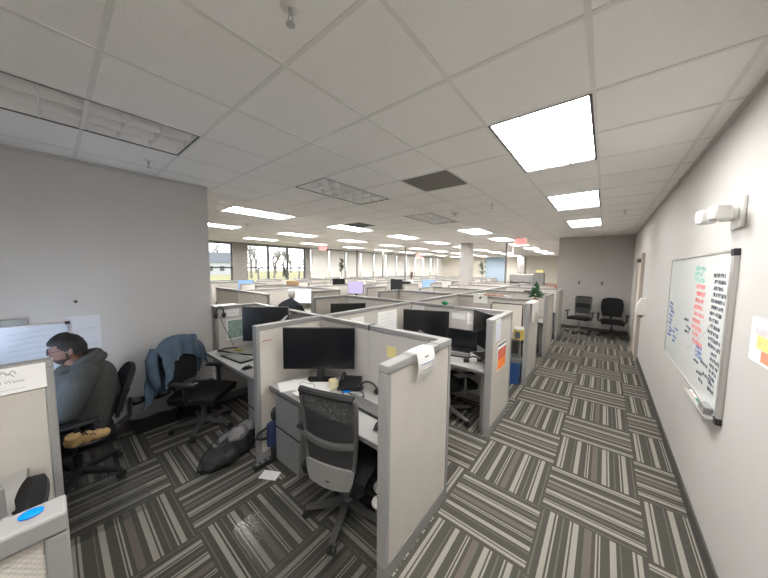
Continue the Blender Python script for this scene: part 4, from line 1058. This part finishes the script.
for n, (y, m, lb) in enumerate(((2.86, M_green, 'green marker lying on the right whiteboard tray'), (3.00, M_red, 'red marker lying on the right whiteboard tray'), (3.09, M_blackp, 'black marker lying on the right whiteboard tray'))):
    q = thing('whiteboard_marker', lb, 'marker', (rwx-.034, y, 1.46-hh-.0065))
    MB().cyl((0, -.055, 0), (0, .03, 0), .008, n=10).build('barrel', M_white if n else m, q, True)
    MB().cyl((0, .03, 0), (0, .065, 0), .0085, .007, n=10).build('cap', m, q, True)
t = thing('emergency_light', 'white twin headed emergency light high on the right wall', 'emergency light', (rwx, 2.62, 2.20))
MB().box(-.020, 0, -.10, .09, -.08, .10, .006).build('back_plate', M_white, t)
MB().box(-.075, -.0205, -.08, .07, -.03, .05, .012).build('battery_box', M_white, t)
for y, xx in ((-.135, -.105), (.045, -.125)):
    m4 = Matrix.Translation((xx, y, .005)) @ Matrix.Rotation(R(28), 4, 'Z') @ Matrix.Rotation(R(-90), 4, 'X') @ Matrix.Rotation(R(8), 4, 'Y')
    hd = MB().box(-.042, .042, -.045, .045, -.03, .035, .018, mtx=m4, seg=3)
    h_ = hd.build('lamp_head', M_white, t, True)
    ls = MB().lathe([(.036, .0355), (.034, .040), (.012, .043)], n=20)
    for v in ls.bm.verts: v.co = m4 @ v.co
    ls.build('lens', M_capl, h_, True)
MB().tube([(-.05, -.06, .02), (-.09, -.12, .01)], .016, 8).tube([(-.06, .03, .02), (-.11, .04, .01)], .016, 8).build('lamp_arm', M_white, t, True)
t = thing('wall_poster', 'white poster with coloured blocks at the right edge', 'poster', (rwx, 2.02, 1.53))
bx(-.003, 0, -.25, .25, -.115, .105).build('sheet', M_paper, t)
bx(-.0045, -.003, -.02, .17, -.045, .02).build('yellow_block', mat('yellow print', (.78, .68, .25), .7, noise=.2, nscale=40), t)
bx(-.0045, -.003, -.0, .11, -.10, -.047).build('red_block', mat('coral print', (.75, .28, .18), .7, noise=.25, nscale=40), t)
bx(-.0045, -.003, -.12, -.002, -.105, -.06).build('green_block', mat('leaf green print', (.15, .36, .06), .7, noise=.2, nscale=40), t)
bx(-.0045, -.003, -.12, -.022, -.02, .01).build('teal_block', mat('teal print', (.12, .40, .42), .7, noise=.2, nscale=40), t)
bx(-.0045, -.003, -.10, .20, .022, .055).build('lilac_block', mat('pale lilac print', (.62, .55, .60), .7, noise=.35, nscale=50), t)
t = thing('soap_dispenser', 'white wall dispenser beside the door on the right wall', 'dispenser', (rwx, 6.80, 1.20))
MB().prism([(0, -.14), (0, .16), (-.07, .16), (-.13, .02), (-.13, -.10), (-.11, -.14)], -.10, .10, Matrix.Rotation(R(90), 4, 'X')).build('body', M_white, t)
MB().box(-.09, -.03, -.03, .03, -.19, -.1405, .006).build('nozzle', M_ped, t)
for n, (x, lb) in enumerate(((-.62, 'left small dark hook on the end wall'), (-.06, 'right small dark hook on the end wall'))):
    o = MB().box(-.02, .02, -.012, 0, -.05, .05, .004).tube([(0, -.012, .02), (0, -.05, .0), (0, -.055, .03)], .008, 6).build('wall_hook', M_vent, None, loc=(x, 10.3995, 1.47)); tag(o, lb, 'hook')

# ------------------------------------------------------------------ sign on the left panel, blue oval, foreground desk items
t = thing('name_sign', 'white sign with a wave logo and lettering on the near left panel', 'sign', (XS+.0355, -.06, 1.255))
bx(0, .004, -.62, .012, -.085, .055, .001).build('sheet', M_paper, t)
rotM = Matrix.Rotation(R(90), 4, 'Z') @ Matrix.Rotation(R(90), 4, 'X')
text_part('ral Water', 'lettering', .026, M_inkg, t, Matrix.Translation((.0045, -.058, -.028)) @ rotM, .0004, 'RIGHT')
MB().tube([(.0046, -.135+.018*k/6*2, .028+.012*math.sin(k*1.3)) for k in range(9)], .0026, 5).tube([(.0046, -.12+.004*k, .016+.010*math.sin(k*.7)) for k in range(8)], .0022, 5).build('logo', M_inkg, t)
MB().tube([(.0046, -.20+.14*k/10, -.062) for k in range(11)], .0011, 4).build('underline', M_inkg, t)
o = MB().lathe([(.006, 0), (.018, .001), (.019, .004), (.012, .008), (.004, .009)], n=24, sx=.8, sy=.95).build('blue_oval', M_bluebtn, None, True, loc=(XA+.0, -.055, PH+.0005)); tag(o, 'glossy blue oval puck on the foreground panel cap', 'puck')
t = thing('white_carton', 'white card box on the foreground desk at the left edge', 'box', (-2.22, -.30, DZ), R(15))
bx(-.07, .07, -.05, .05, 0, .10, .003).build('box_body', M_white, t); bx(.0702, .071, -.03, .02, .02, .06).build('box_print', M_green, t)
t = thing('binder', 'grey upright binder on the foreground desk at the left edge', 'binder', (-2.02, -.235, DZ), R(12))
MB().box(-.03, .03, -.12, .05, 0, .13, .004).build('cover', M_capl, t); bx(.0302, .032, -.10, -.04, .0, .12).build('spine_label', M_ped, t)

# ------------------------------------------------------------------ middle distance clutter
def pot_plant(x, y, z, h, label, m=M_leafd, pot=M_white, n=26, spread=.5):
    t = thing('potted_plant', label, 'plant', (x, y, z))
    MB().lathe([(.05, 0), (.07, .005), (.085, .13), (.078, .135), (.07, .11), (.01, .11)], n=18).build('pot', pot, t, True)
    rn = random.Random(int(abs(x*100+y*10))); mb = MB()
    for k in range(n):
        a = rn.uniform(0, 6.28); b = .11+h*rn.uniform(.2, .9); L = h*rn.uniform(.25, .45)
        p0 = Vector((0, 0, b)); d = Vector((math.cos(a), math.sin(a), 0)); p1 = p0+d*L*spread+Vector((0, 0, L*.5)); p2 = p0+d*L*1.5*spread+Vector((0, 0, L*.15))
        mb.tube([p0, p1, p2], [.008, .02, .003], 5, sy=.3)
    mb.build('leaves', m, t)
    MB().cyl((0, 0, .1), (0, 0, .11+h*.92), .012, .006, n=8).build('stem', M_bark, t)
pot_plant(-7.55, 4.5, PH+.001, .42, 'small dark plant in front of the clear windows')
pot_plant(-8.8, 7.9, PH+.001, .75, 'taller dark plant where the blinds begin', n=40, spread=.35)
pot_plant(-5.35, 8.1, PH+.001, .28, 'small brown plant in a white pot beside the blue screen', m=mat('reddish brown leaf', (.12, .06, .04), .8, noise=.3))
pot_plant(-7.9, 22.6, 0.9, 1.5, 'tall spiky plant in front of the pale blue wall', n=60, spread=.5)
bx(-8.6, -7.0, 22.3, 22.9, 0, .899).build('low_cabinet', M_fab)
tag(bpy.data.objects['low_cabinet'], 'low cabinet under the spiky plant by the blue wall', 'cabinet')
pot_plant(-9.6, 22.5, .0, 2.0, 'dark plant left of the spiky plant by the far wall', n=50, spread=.4)
def carton(x, y, z, w, dd, h, label, m=M_card, rz=0):
    t = thing('carton', label, 'box', (x, y, z), rz)
    bx(-w/2, w/2, -dd/2, dd/2, 0, h, .004).build('box_body', m, t); bx(-w/2-.001, w/2+.001, -.025, .025, h, h+.002).build('tape_strip', M_yellow, t)
carton(-7.15, 4.5, PH+.001, .50, .12, .13, 'brown cardboard box on a panel top below the windows')
carton(-6.1, 6.3, PH+.001, .3, .10, .12, 'small pale box on a panel top in the middle rows', M_white)
carton(-6.9, 6.3, PH+.001, .4, .11, .10, 'pale paper bundle on a panel top left of the dark screen', M_cream)
carton(-5.6, 6.3, PH+.001, .22, .10, .10, 'small grey box above the lilac screen', M_capl)
# coat hanging at the end of the far panel
t = thing('hanging_coat', 'black coat hanging on the far panel by the left wall', 'coat', (-7.862, 2.82, .42))
mb = MB(); mb.sph((0, 0, .62), (.045, .12, .16), 14).sph((0, 0, .35), (.05, .16, .30), 14).sph((.0, .05, .12), (.045, .12, .14), 12)
remesh(mb.build('coat_body', M_bag, t, True), .016, 3)
MB().tube([(.02, 0, .74), (.02, 0, .86), (.062, 0, .915), (.1, 0, .91)], .008, 6).build('hanger', M_metal, t)
# papers on a cabinet seen over the headset panel
t = thing('low_cabinet', 'low cabinet with papers on top beyond the headset panel', 'cabinet', (-5.75, 2.30, 0))
bx(-.6, .6, -.22, .22, .02, 1.02, .005).build('body', M_fab, t); bx(-.62, .62, -.235, .235, 1.02, 1.045, .004).build('worktop', M_top, t)
for k in (-.3, .3): bx(-.27, .27, -.232, -.2205, .06, .98, .004).build('door', M_capl, t, loc=(k, 0, 0))
bx(-.55, .55, -.2, .2, 0, .02).build('plinth', M_blackp, t)
for k, (x, y, rz, lb) in enumerate(((-6.05, 2.28, .3, 'loose white paper at the left on the low cabinet'), (-5.8, 2.25, -.3, 'loose white paper in the middle on the low cabinet'), (-5.55, 2.32, .6, 'loose white paper at the right on the low cabinet'))):
    sheet(x, y, 1.0475+.001*k, .28, .2, rz, 'paper_sheet', lb, 'paper', curl=.02)
o = bx(-.36, .36, -.035, .035, 0, .006, .002).build('blue_reflection_strip', M_bluerefl, None, loc=(-3.25, 5.5, PH+.0008)); tag(o, 'painted blue reflection lying along a panel top in the middle', 'sheet')  # blue light reflected on the panel top, painted as a tinted strip
# paper sign and red garland on the third back panel
t = thing('paper_sign', 'white paper sign hanging from the third back panel', 'sign', (-1.93, 5.5-.038, 1.27))
bx(-.14, .14, -.003, 0, -.10, .055).build('sheet', M_paper, t)
MB().lathe([(.02, 0), (.026, .002), (.01, .004)], n=12).build('mark', M_ink, t, loc=(.0, -.003, .01)).rotation_euler = (R(90), 0, 0)
t = thing('garland', 'red and white garland along the third back panel top', 'garland', (-1.75, 5.5, PH+.001))
rn = random.Random(5)
M_coral = mat('faded coral tinsel', (.55, .22, .18), .7, noise=.2)
for nm, m, n0, x0, x1 in (('red_tinsel', M_coral, 34, -.12, .26), ('white_tinsel', M_white, 30, -.36, .40)):
    mb = MB(); p = []
    for k in range(n0+1): p.append((x0+(x1-x0)*k/n0, rn.uniform(-.015, .015)+(.012 if m is M_white else -.012), .022+rn.uniform(-.004, .012)))
    mb.tube(p, [rn.uniform(.008, .020) for _ in p], 7); mb.build(nm, m, t)
o = bx(-.16, .16, -.05, .05, 0, .03, .006).build('black_tray', M_blackp, None, loc=(-1.35, 7.3, PH+.001)); tag(o, 'flat black tray on a panel top left of the small tree', 'tray')
# overhead bin, binders and tall cabinet at the far end of the aisle block
t = thing('overhead_bin', 'long pale overhead bin at the far end of the aisle block', 'overhead bin', (-2.70, 12.48, 1.36))
bx(-.45, .45, -.18, .18, 0, .30, .008).build('body', M_fab, t); bx(-.44, .44, -.196, -.1805, .02, .28, .004).build('door', M_capl, t)
bx(-.445, -.41, -.1, .18, -.62, -.001).build('support', M_cap, t); bx(.41, .445, -.1, .18, -.62, -.001).build('support', M_cap, t)
desk(XS+.05, -2.22, 12.0, 12.62, 'far desk below the long pale overhead bin')
desk(XL+.05, XS-.05, 12.0, 12.62, 'far desk left of the overhead bin')
for n, (x, m, lb) in enumerate(((-3.02, M_ped, 'dark grey binder, left of three under the overhead bin'), (-2.81, M_capl, 'pale binder, middle of three under the overhead bin'), (-2.60, M_ped, 'dark grey binder, right of three under the overhead bin'))):
    q = thing('binder', lb, 'binder', (x, 12.1, DZ)); bx(-.09, .09, -.1, .1, 0, .5, .006).build('cover', m, q); bx(-.03, .03, -.1035, -.1005, .25, .45).build('spine_label', M_paper, q)
t = thing('tall_cabinet', 'tall grey cabinet near the far end of the aisle block', 'cabinet', (-2.02, 12.25, 0))
bx(-.17, .17, -.2, .2, .02, 1.74, .006).build('body', M_ped, t); bx(-.16, .16, -.214, -.2005, .06, 1.70, .004).build('door', M_cap, t); bx(-.15, .15, -.18, .18, 0, .02).build('plinth', M_blackp, t)
carton(-2.02, 12.25, 1.741, .26, .22, .10, 'yellow box on top of the tall grey cabinet', M_yellow)
carton(-1.60, 12.3, .001, .34, .3, 1.30, 'reddish box beside the tall grey cabinet', mat('coral card', (.55, .22, .16), .8, noise=.1))

# ------------------------------------------------------------------ people
def face_head(mb, c, rad, mtx):
    """egg shaped head facing local -y with nose, brow, chin and ears"""
    bm = bmesh.new(); bmesh.ops.create_uvsphere(bm, u_segments=40, v_segments=28, radius=1)
    for v in bm.verts:
        x, y, z = v.co
        w = 1-.22*max(0, -z)**1.5
        X, Y, Z = x*.076*w, y*.098, z*.118
        if z < 0 and y < 0: Y *= 1-.08*(-z); 
        if z < -.35: Y += -.018*min(1, (-z-.35)*2)                         # jaw forward
        if y > .2 and z < -.35: Y *= 1-.5*min(1, (-z-.35)*1.6)            # hollow under the skull
        g = math.exp(-((x/.16)**2+((z+.06)/.20)**2)) if y < 0 else 0
        Y -= .024*g*(1-.4*max(0, z+.06)/.2)                               # nose
        br = math.exp(-((abs(x)-.28)**2/.05+(z-.20)**2/.008)) if y < 0 else 0
        Y -= .006*br
        ey = math.exp(-((abs(x)-.36)**2/.018+(z-.07)**2/.010)) if y < 0 else 0
        Y += .010*ey
        lp = math.exp(-((x/.28)**2+((abs(z+.42)-.045)/.05)**2)) if y < 0 else 0
        Y -= .006*lp
        v.co = mtx @ Vector((X, Y, Z)) + c
    add_bm(mb, bm)
    for s in (-1, 1):
        e = bmesh.new(); bmesh.ops.create_uvsphere(e, u_segments=12, v_segments=10, radius=1)
        for v in e.verts: v.co = mtx @ Vector((s*.076+v.co.x*.010+s*.012*max(0, v.co.y), .012+v.co.y*.018, -.006+v.co.z*.033)) + c
        add_bm(mb, e)
def hand(mb, wrist, d, up, side, s=1.0, curl=.5):
    """palm, four unequal bent fingers and a thumb; d points along the hand, up is the back of the hand"""
    d = Vector(d).normalized(); up = Vector(up); up = (up-d*up.dot(d)).normalized(); lat = d.cross(up)*side
    w = Vector(wrist)
    P = lambda a, b, c: w+d*a*s+lat*b*s+up*c*s
    verts = [P(0, 0, 0), P(.045, 0, 0), P(.085, 0, 0)]; edges = [(0, 1), (1, 2)]; rad = [(.026, .026, .018), (.038, .030, .015), (.040, .028, .013)]
    add_bm(mb, skin_bm(verts, edges, rad, 1))
    for k, (b, L) in enumerate(((.034, .070), (.012, .080), (-.011, .074), (-.033, .058))):
        a1, a2 = curl*.6, curl*1.5
        p0 = P(.06, b*.9, 0); p1 = P(.088, b, .002); p2 = p1+(d*math.cos(a1)-up*math.sin(a1))*L*.5*s; p3 = p2+(d*math.cos(a2)-up*math.sin(a2))*L*.45*s
        add_bm(mb, skin_bm([p0, p1, p2, p3], [(0, 1), (1, 2), (2, 3)], [.0082*s, .0082*s, .0074*s, .0058*s], 1))
    p0 = P(.02, .02, -.004); p1 = P(.045, .042, -.010); p2 = P(.072, .052, -.018); p3 = P(.09, .050, -.026)
    add_bm(mb, skin_bm([p0, p1, p2, p3], [(0, 1), (1, 2), (2, 3)], [.013*s, .0115*s, .0095*s, .007*s], 1))

# the man at the left: faces -y, slouched, left side towards the camera
mx_ = -3.35
man = thing('person', 'seated man in a charcoal hoodie and glasses facing the left desk', 'person', (mx_, 0, 0))
hm = Matrix.Rotation(R(8), 3, 'X') @ Matrix.Rotation(R(-4), 3, 'Z')
hc = Vector((0, .055, 1.175))
mb = MB()
face_head(mb, hc, 1, hm)
V = [(0, .13, .52), (0, .165, .66), (0, .17, .82), (0, .13, .96), (0, .09, 1.04), (0, .06, 1.12),
     (.17, .12, .95), (.22, .05, .74), (.16, -.17, .765), (.122, -.285, .768),
     (-.17, .12, .95), (-.24, .06, .74), (-.18, -.17, .765), (-.130, -.285, .768),
     (.10, .08, .53), (.15, -.27, .53), (.22, -.02, .52), (.255, .06, .515),
     (-.10, .08, .53), (-.13, -.33, .53), (-.13, -.30, .30), (-.13, -.28, .07), (-.13, -.36, .045)]
E_ = [(0, 1), (1, 2), (2, 3), (3, 4), (4, 5), (3, 6), (6, 7), (7, 8), (8, 9), (3, 10), (10, 11), (11, 12), (12, 13), (0, 14), (14, 15), (15, 16), (16, 17), (0, 18), (18, 19), (19, 20), (20, 21), (21, 22)]
Rd = [(.13, .10), (.13, .10), (.14, .105), (.13, .09), (.06, .06), .056, .06, .045, .034, .027, .06, .045, .034, .027, .085, .062, .050, .035, .085, .062, .052, .038, .035]
add_bm(mb, skin_bm(V, E_, Rd, 2))
hand(mb, (.130, -.262, .768), (-.15, -1, -.03), (0, 0, 1), -1, 1, .5)
hand(mb, (-.138, -.262, .768), (.15, -1, -.03), (0, 0, 1), 1, 1, .5)
remesh(mb.build('body', M_skin, man, True), .0045, 1)
# hoodie
mb = MB()
V = [(0, .12, .50), (0, .165, .62), (0, .19, .76), (0, .18, .90), (0, .135, .99), (.12, .14, .985), (.20, .085, .92), (.25, .01, .74), (.19, -.12, .765), (.138, -.235, .772),
     (-.12, .14, .985), (-.20, .12, .92), (-.25, .06, .75), (-.19, -.10, .77), (-.142, -.235, .772)]
E_ = [(0, 1), (1, 2), (2, 3), (3, 4), (4, 5), (5, 6), (6, 7), (7, 8), (8, 9), (4, 10), (10, 11), (11, 12), (12, 13), (13, 14)]
Rd = [(.160, .145), (.168, .150), (.178, .160), (.175, .150), (.11, .095), .095, .098, .080, .060, .040, .10, .10, .08, .06, .038]
add_bm(mb, skin_bm(V, E_, Rd, 2))
mb.sph((0, .085, .82), (.165, .15, .21), 20).sph((.13, .03, .90), (.10, .11, .13), 16).sph((0, .06, .98), (.10, .10, .08), 16)
o = remesh(mb.build('hoodie', M_hood, man, True), .009, 3)
# folded hood lying behind the neck
mb = MB()
ring = []
for k in range(13):
    a = R(-115+230*k/12)
    ring.append((.095*math.sin(a)*1.05,   .115+.10*math.cos(a), 1.075+.035*math.cos(a)))
mb.tube(ring, [.018]+[.03]*1+[.038]*9+[.03]+[.018], 10)
mb.tube([(x*1.12, y+.028, z-.035) for x, y, z in ring[2:-2]], .036, 10)
remesh(mb.build('hood', M_hood, man, True), .008, 2)
mb = MB(); add_bm(mb, skin_bm([(0, .13, .52), (.10, .08, .53), (.15, -.27, .53), (.22, -.03, .52), (.24, .02, .515), (-.10, .08, .53), (-.13, -.33, .53), (-.13, -.30, .30), (-.13, -.285, .12)],
    [(0, 1), (1, 2), (2, 3), (3, 4), (0, 5), (5, 6), (6, 7), (7, 8)], [.13, .098, .075, .062, .052, .098, .075, .066, .056], 2))
remesh(mb.build('trousers', M_pants, man, True), .010, 2)
# boots: the left one tucked on the seat, the right one on the floor
def boot(tip, heel, up, name='boot'):
    tip, heel, up = Vector(tip), Vector(heel), Vector(up); d = (tip-heel); L = d.length; d.normalize(); lat = d.cross(up).normalized()
    b = MB(); 
    for a, hh_, ww in ((.10, .05, .036), (.28, .062, .036), (.5, .055, .042), (.74, .040, .044), (.9, .032, .038)):
        b.sph(heel+d*L*a+up*.032, 1, 12, mtx=Matrix((lat, d, up)).transposed().to_4x4() @ Matrix.Diagonal((ww, L*.16, hh_, 1)))
    b.cyl(heel+d*L*.18, heel+d*L*.16+up*.085, .042, .044, 14)
    bo = remesh(b.build(name, M_boot, man, True), .007, 2)
    s = MB()
    for k in range(4):
        p = heel+d*L*(.34+.09*k)+up*(.094-.010*k); s.tube([p-lat*.030-up*.006, p+up*.003, p+lat*.030+d*.02-up*.006], .004, 6)
    s.build('lace', M_lace, bo, True)
    ss = MB().sph(heel+d*L*.5-up*.006, 1, 20, mtx=Matrix((lat, d, up)).transposed().to_4x4() @ Matrix.Diagonal((.045, L*.53, .016, 1))); ss.build('sole', M_rub, bo, True)
boot((.312, .225, .495), (.285, .0, .495), (.30, .0, .95))
boot((-.13, -.46, .012), (-.13, -.20, .012), (0, 0, 1))
# hair: cap over the skull, beard along the jaw, glasses
hb = bmesh.new(); bmesh.ops.create_uvsphere(hb, u_segments=40, v_segments=28, radius=1)
dele = []
rn = random.Random(2)
for v in hb.verts:
    x, y, z = v.co
    lim = .42 if y < -.55 else (.30-.72*max(0, (y+.55))/.9 if y < .35 else -.42)
    if z < lim: dele.append(v); continue
    k = 1.0+.05*rn.random()+(.08 if z > .5 and y < .2 else 0)
    v.co = Vector((x*.083*k, y*.106*k-.002, z*.126*k))
    v.co = hm @ v.co + hc
bmesh.ops.delete(hb, geom=dele, context='VERTS')
bmesh.ops.solidify(hb, geom=hb.faces[:], thickness=.008)
m_ = MB(); add_bm(m_, hb); m_.build('hair', M_hair, man, True)
bb = bmesh.new(); bmesh.ops.create_uvsphere(bb, u_segments=40, v_segments=28, radius=1)
dele = []
for v in bb.verts:
    x, y, z = v.co
    keep = z < -.52 and y < .15 or (abs(x) > .80 and -.6 < z < .0 and -.22 < y < .06)
    if not keep: dele.append(v); continue
    w = 1-.22*max(0, -z)**1.5; Y = y*.098
    if z < -.35: Y += -.018*min(1, (-z-.35)*2)
    v.co = hm @ Vector((x*.079*w, Y*1.03-.002, z*.121)) + hc
bmesh.ops.delete(bb, geom=dele, context='VERTS')
bmesh.ops.solidify(bb, geom=bb.faces[:], thickness=.004)
m_ = MB(); add_bm(m_, bb); m_.build('beard', mat('short dark beard', (.035, .022, .017), .8, noise=.4, nscale=120), man, True)
g = MB()
tw = lambda p: hm @ Vector(p) + hc
for s in (-1, 1):
    g.tube([tw((s*.034+.026*math.cos(a), -.106, .010+.020*math.sin(a))) for a in [2*math.pi*k/14 for k in range(14)]], .0022, 6, closed=True)
    g.tube([tw((s*.060, -.104, .014)), tw((s*.079, -.06, .014)), tw((s*.084, .012, .010)), tw((s*.084, .03, -.006))], .0022, 6)
g.tube([tw((-.010, -.108, .014)), tw((.010, -.108, .014))], .0022, 6)
g.build('glasses', M_blackp, man, True)

# the far person seen from behind at the white screen
def far_person(loc, rz, label):
    p = thing('person', label, 'person', loc, rz)
    hc2 = Vector((0, -.03, 1.20)); mb = MB(); face_head(mb, hc2, 1, Matrix.Identity(3))
    V = [(0, .10, .50), (0, .12, .72), (0, .10, .92), (0, .05, 1.02), (0, .0, 1.10), (.19, .08, .93), (.27, -.02, .72), (.18, -.275, .768), (-.19, .08, .93), (-.27, -.02, .72), (-.18, -.275, .768), (.10, .05, .50), (.13, -.36, .50), (.13, -.34, .07), (-.10, .05, .50), (-.13, -.36, .50), (-.13, -.34, .07)]
    E_ = [(0, 1), (1, 2), (2, 3), (3, 4), (2, 5), (5, 6), (6, 7), (2, 8), (8, 9), (9, 10), (0, 11), (11, 12), (12, 13), (0, 14), (14, 15), (15, 16)]
    add_bm(mb, skin_bm(V, E_, [(.14, .11), (.14, .10), (.11, .07), .05, .052, .055, .045, .030, .065, .05, .032, .085, .065, .045, .085, .065, .045], 2))
    hand(mb, (.188, -.25, .768), (-.2, -1, -.02), (0, 0, 1), -1, 1, .5); hand(mb, (-.188, -.25, .768), (.2, -1, -.02), (0, 0, 1), 1, 1, .5)
    remesh(mb.build('body', M_skin2, p, True), .0055, 1)
    mb = MB(); add_bm(mb, skin_bm([(0, .10, .47), (0, .14, .70), (0, .125, .90), (0, .085, 1.0), (0, .045, 1.065), (.12, .09, .985), (.20, .08, .93), (.275, -.02, .73), (.21, -.22, .765), (-.12, .09, .985), (-.20, .08, .93), (-.275, -.02, .73), (-.21, -.22, .765)],
        [(0, 1), (1, 2), (2, 3), (3, 4), (3, 5), (5, 6), (6, 7), (7, 8), (3, 9), (9, 10), (10, 11), (11, 12)], [(.17, .14), (.19, .15), (.20, .16), (.14, .125), .075, .09, .09, .068, .042, .09, .09, .068, .042], 2))
    remesh(mb.build('jumper', mat('dark jumper wool', (.02, .022, .026), .95, spec=.1, noise=.25, nscale=50), p, True), .011, 3)
    hb = bmesh.new(); bmesh.ops.create_uvsphere(hb, u_segments=28, v_segments=20, radius=1); dl = []
    for v in hb.verts:
        x, y, z = v.co
        lim = .45 if y < -.5 else (.2-.7*max(0, y+.5) if y < .4 else -.4)
        if z < lim: dl.append(v); continue
        v.co = Vector((x*.083, y*.105, z*.125))+hc2
    bmesh.ops.delete(hb, geom=dl, context='VERTS'); bmesh.ops.solidify(hb, geom=hb.faces[:], thickness=.006)
    m_ = MB(); add_bm(m_, hb); m_.build('hair', M_grhair, p, True)
    mb = MB(); add_bm(mb, skin_bm([(0, .10, .50), (.10, .05, .50), (.13, -.36, .50), (.13, -.345, .10), (-.10, .05, .50), (-.13, -.36, .50), (-.13, -.345, .10)], [(0, 1), (1, 2), (2, 3), (0, 4), (4, 5), (5, 6)], [.14, .10, .078, .06, .10, .078, .06], 2))
    remesh(mb.build('trousers', M_pants, p, True), .012, 2)
    for s in (-1, 1): MB().sph((s*.13, -.385, .035), (.042, .11, .04), 14).box(s*.13-.042, s*.13+.042, -.49, -.28, 0, .016, .006).build('shoe', M_blackp, p, True)
    return p
far_person((-5.70, 3.55, .0), R(180+35), 'grey haired person in dark clothes seen from behind at a bright screen')
padded_chair((-5.68, 3.52, 0), R(35), 'black office chair under the grey haired person', z1=.92)

# ------------------------------------------------------------------ light
w = bpy.data.worlds.new('overcast sky'); sc.world = w; w.use_nodes = True
nt = w.node_tree; bg = nt.nodes['Background']
tc = nt.nodes.new('ShaderNodeTexCoord'); nz = nt.nodes.new('ShaderNodeTexNoise'); nz.inputs['Scale'].default_value = 2.5
rp = nt.nodes.new('ShaderNodeValToRGB'); rp.color_ramp.elements[0].color = (.80, .86, .95, 1); rp.color_ramp.elements[1].color = (1, 1, 1, 1)
nt.links.new(tc.outputs['Generated'], nz.inputs['Vector']); nt.links.new(nz.outputs['Fac'], rp.inputs[0]); nt.links.new(rp.outputs[0], bg.inputs['Color'])
bg.inputs['Strength'].default_value = 2.2
vs = sc.view_settings
vs.view_transform = 'Standard'; vs.look = 'None'; vs.gamma = 1; vs.use_curve_mapping = False; vs.exposure = 1.12
cy = sc.cycles
cy.max_bounces = 9; cy.diffuse_bounces = 8; cy.glossy_bounces = 3; cy.transparent_max_bounces = 10; cy.transmission_bounces = 4
cy.use_denoising = True; cy.use_adaptive_sampling = True; cy.adaptive_threshold = .015
cy.caustics_reflective = False; cy.caustics_refractive = False; cy.sample_clamp_indirect = 10.0
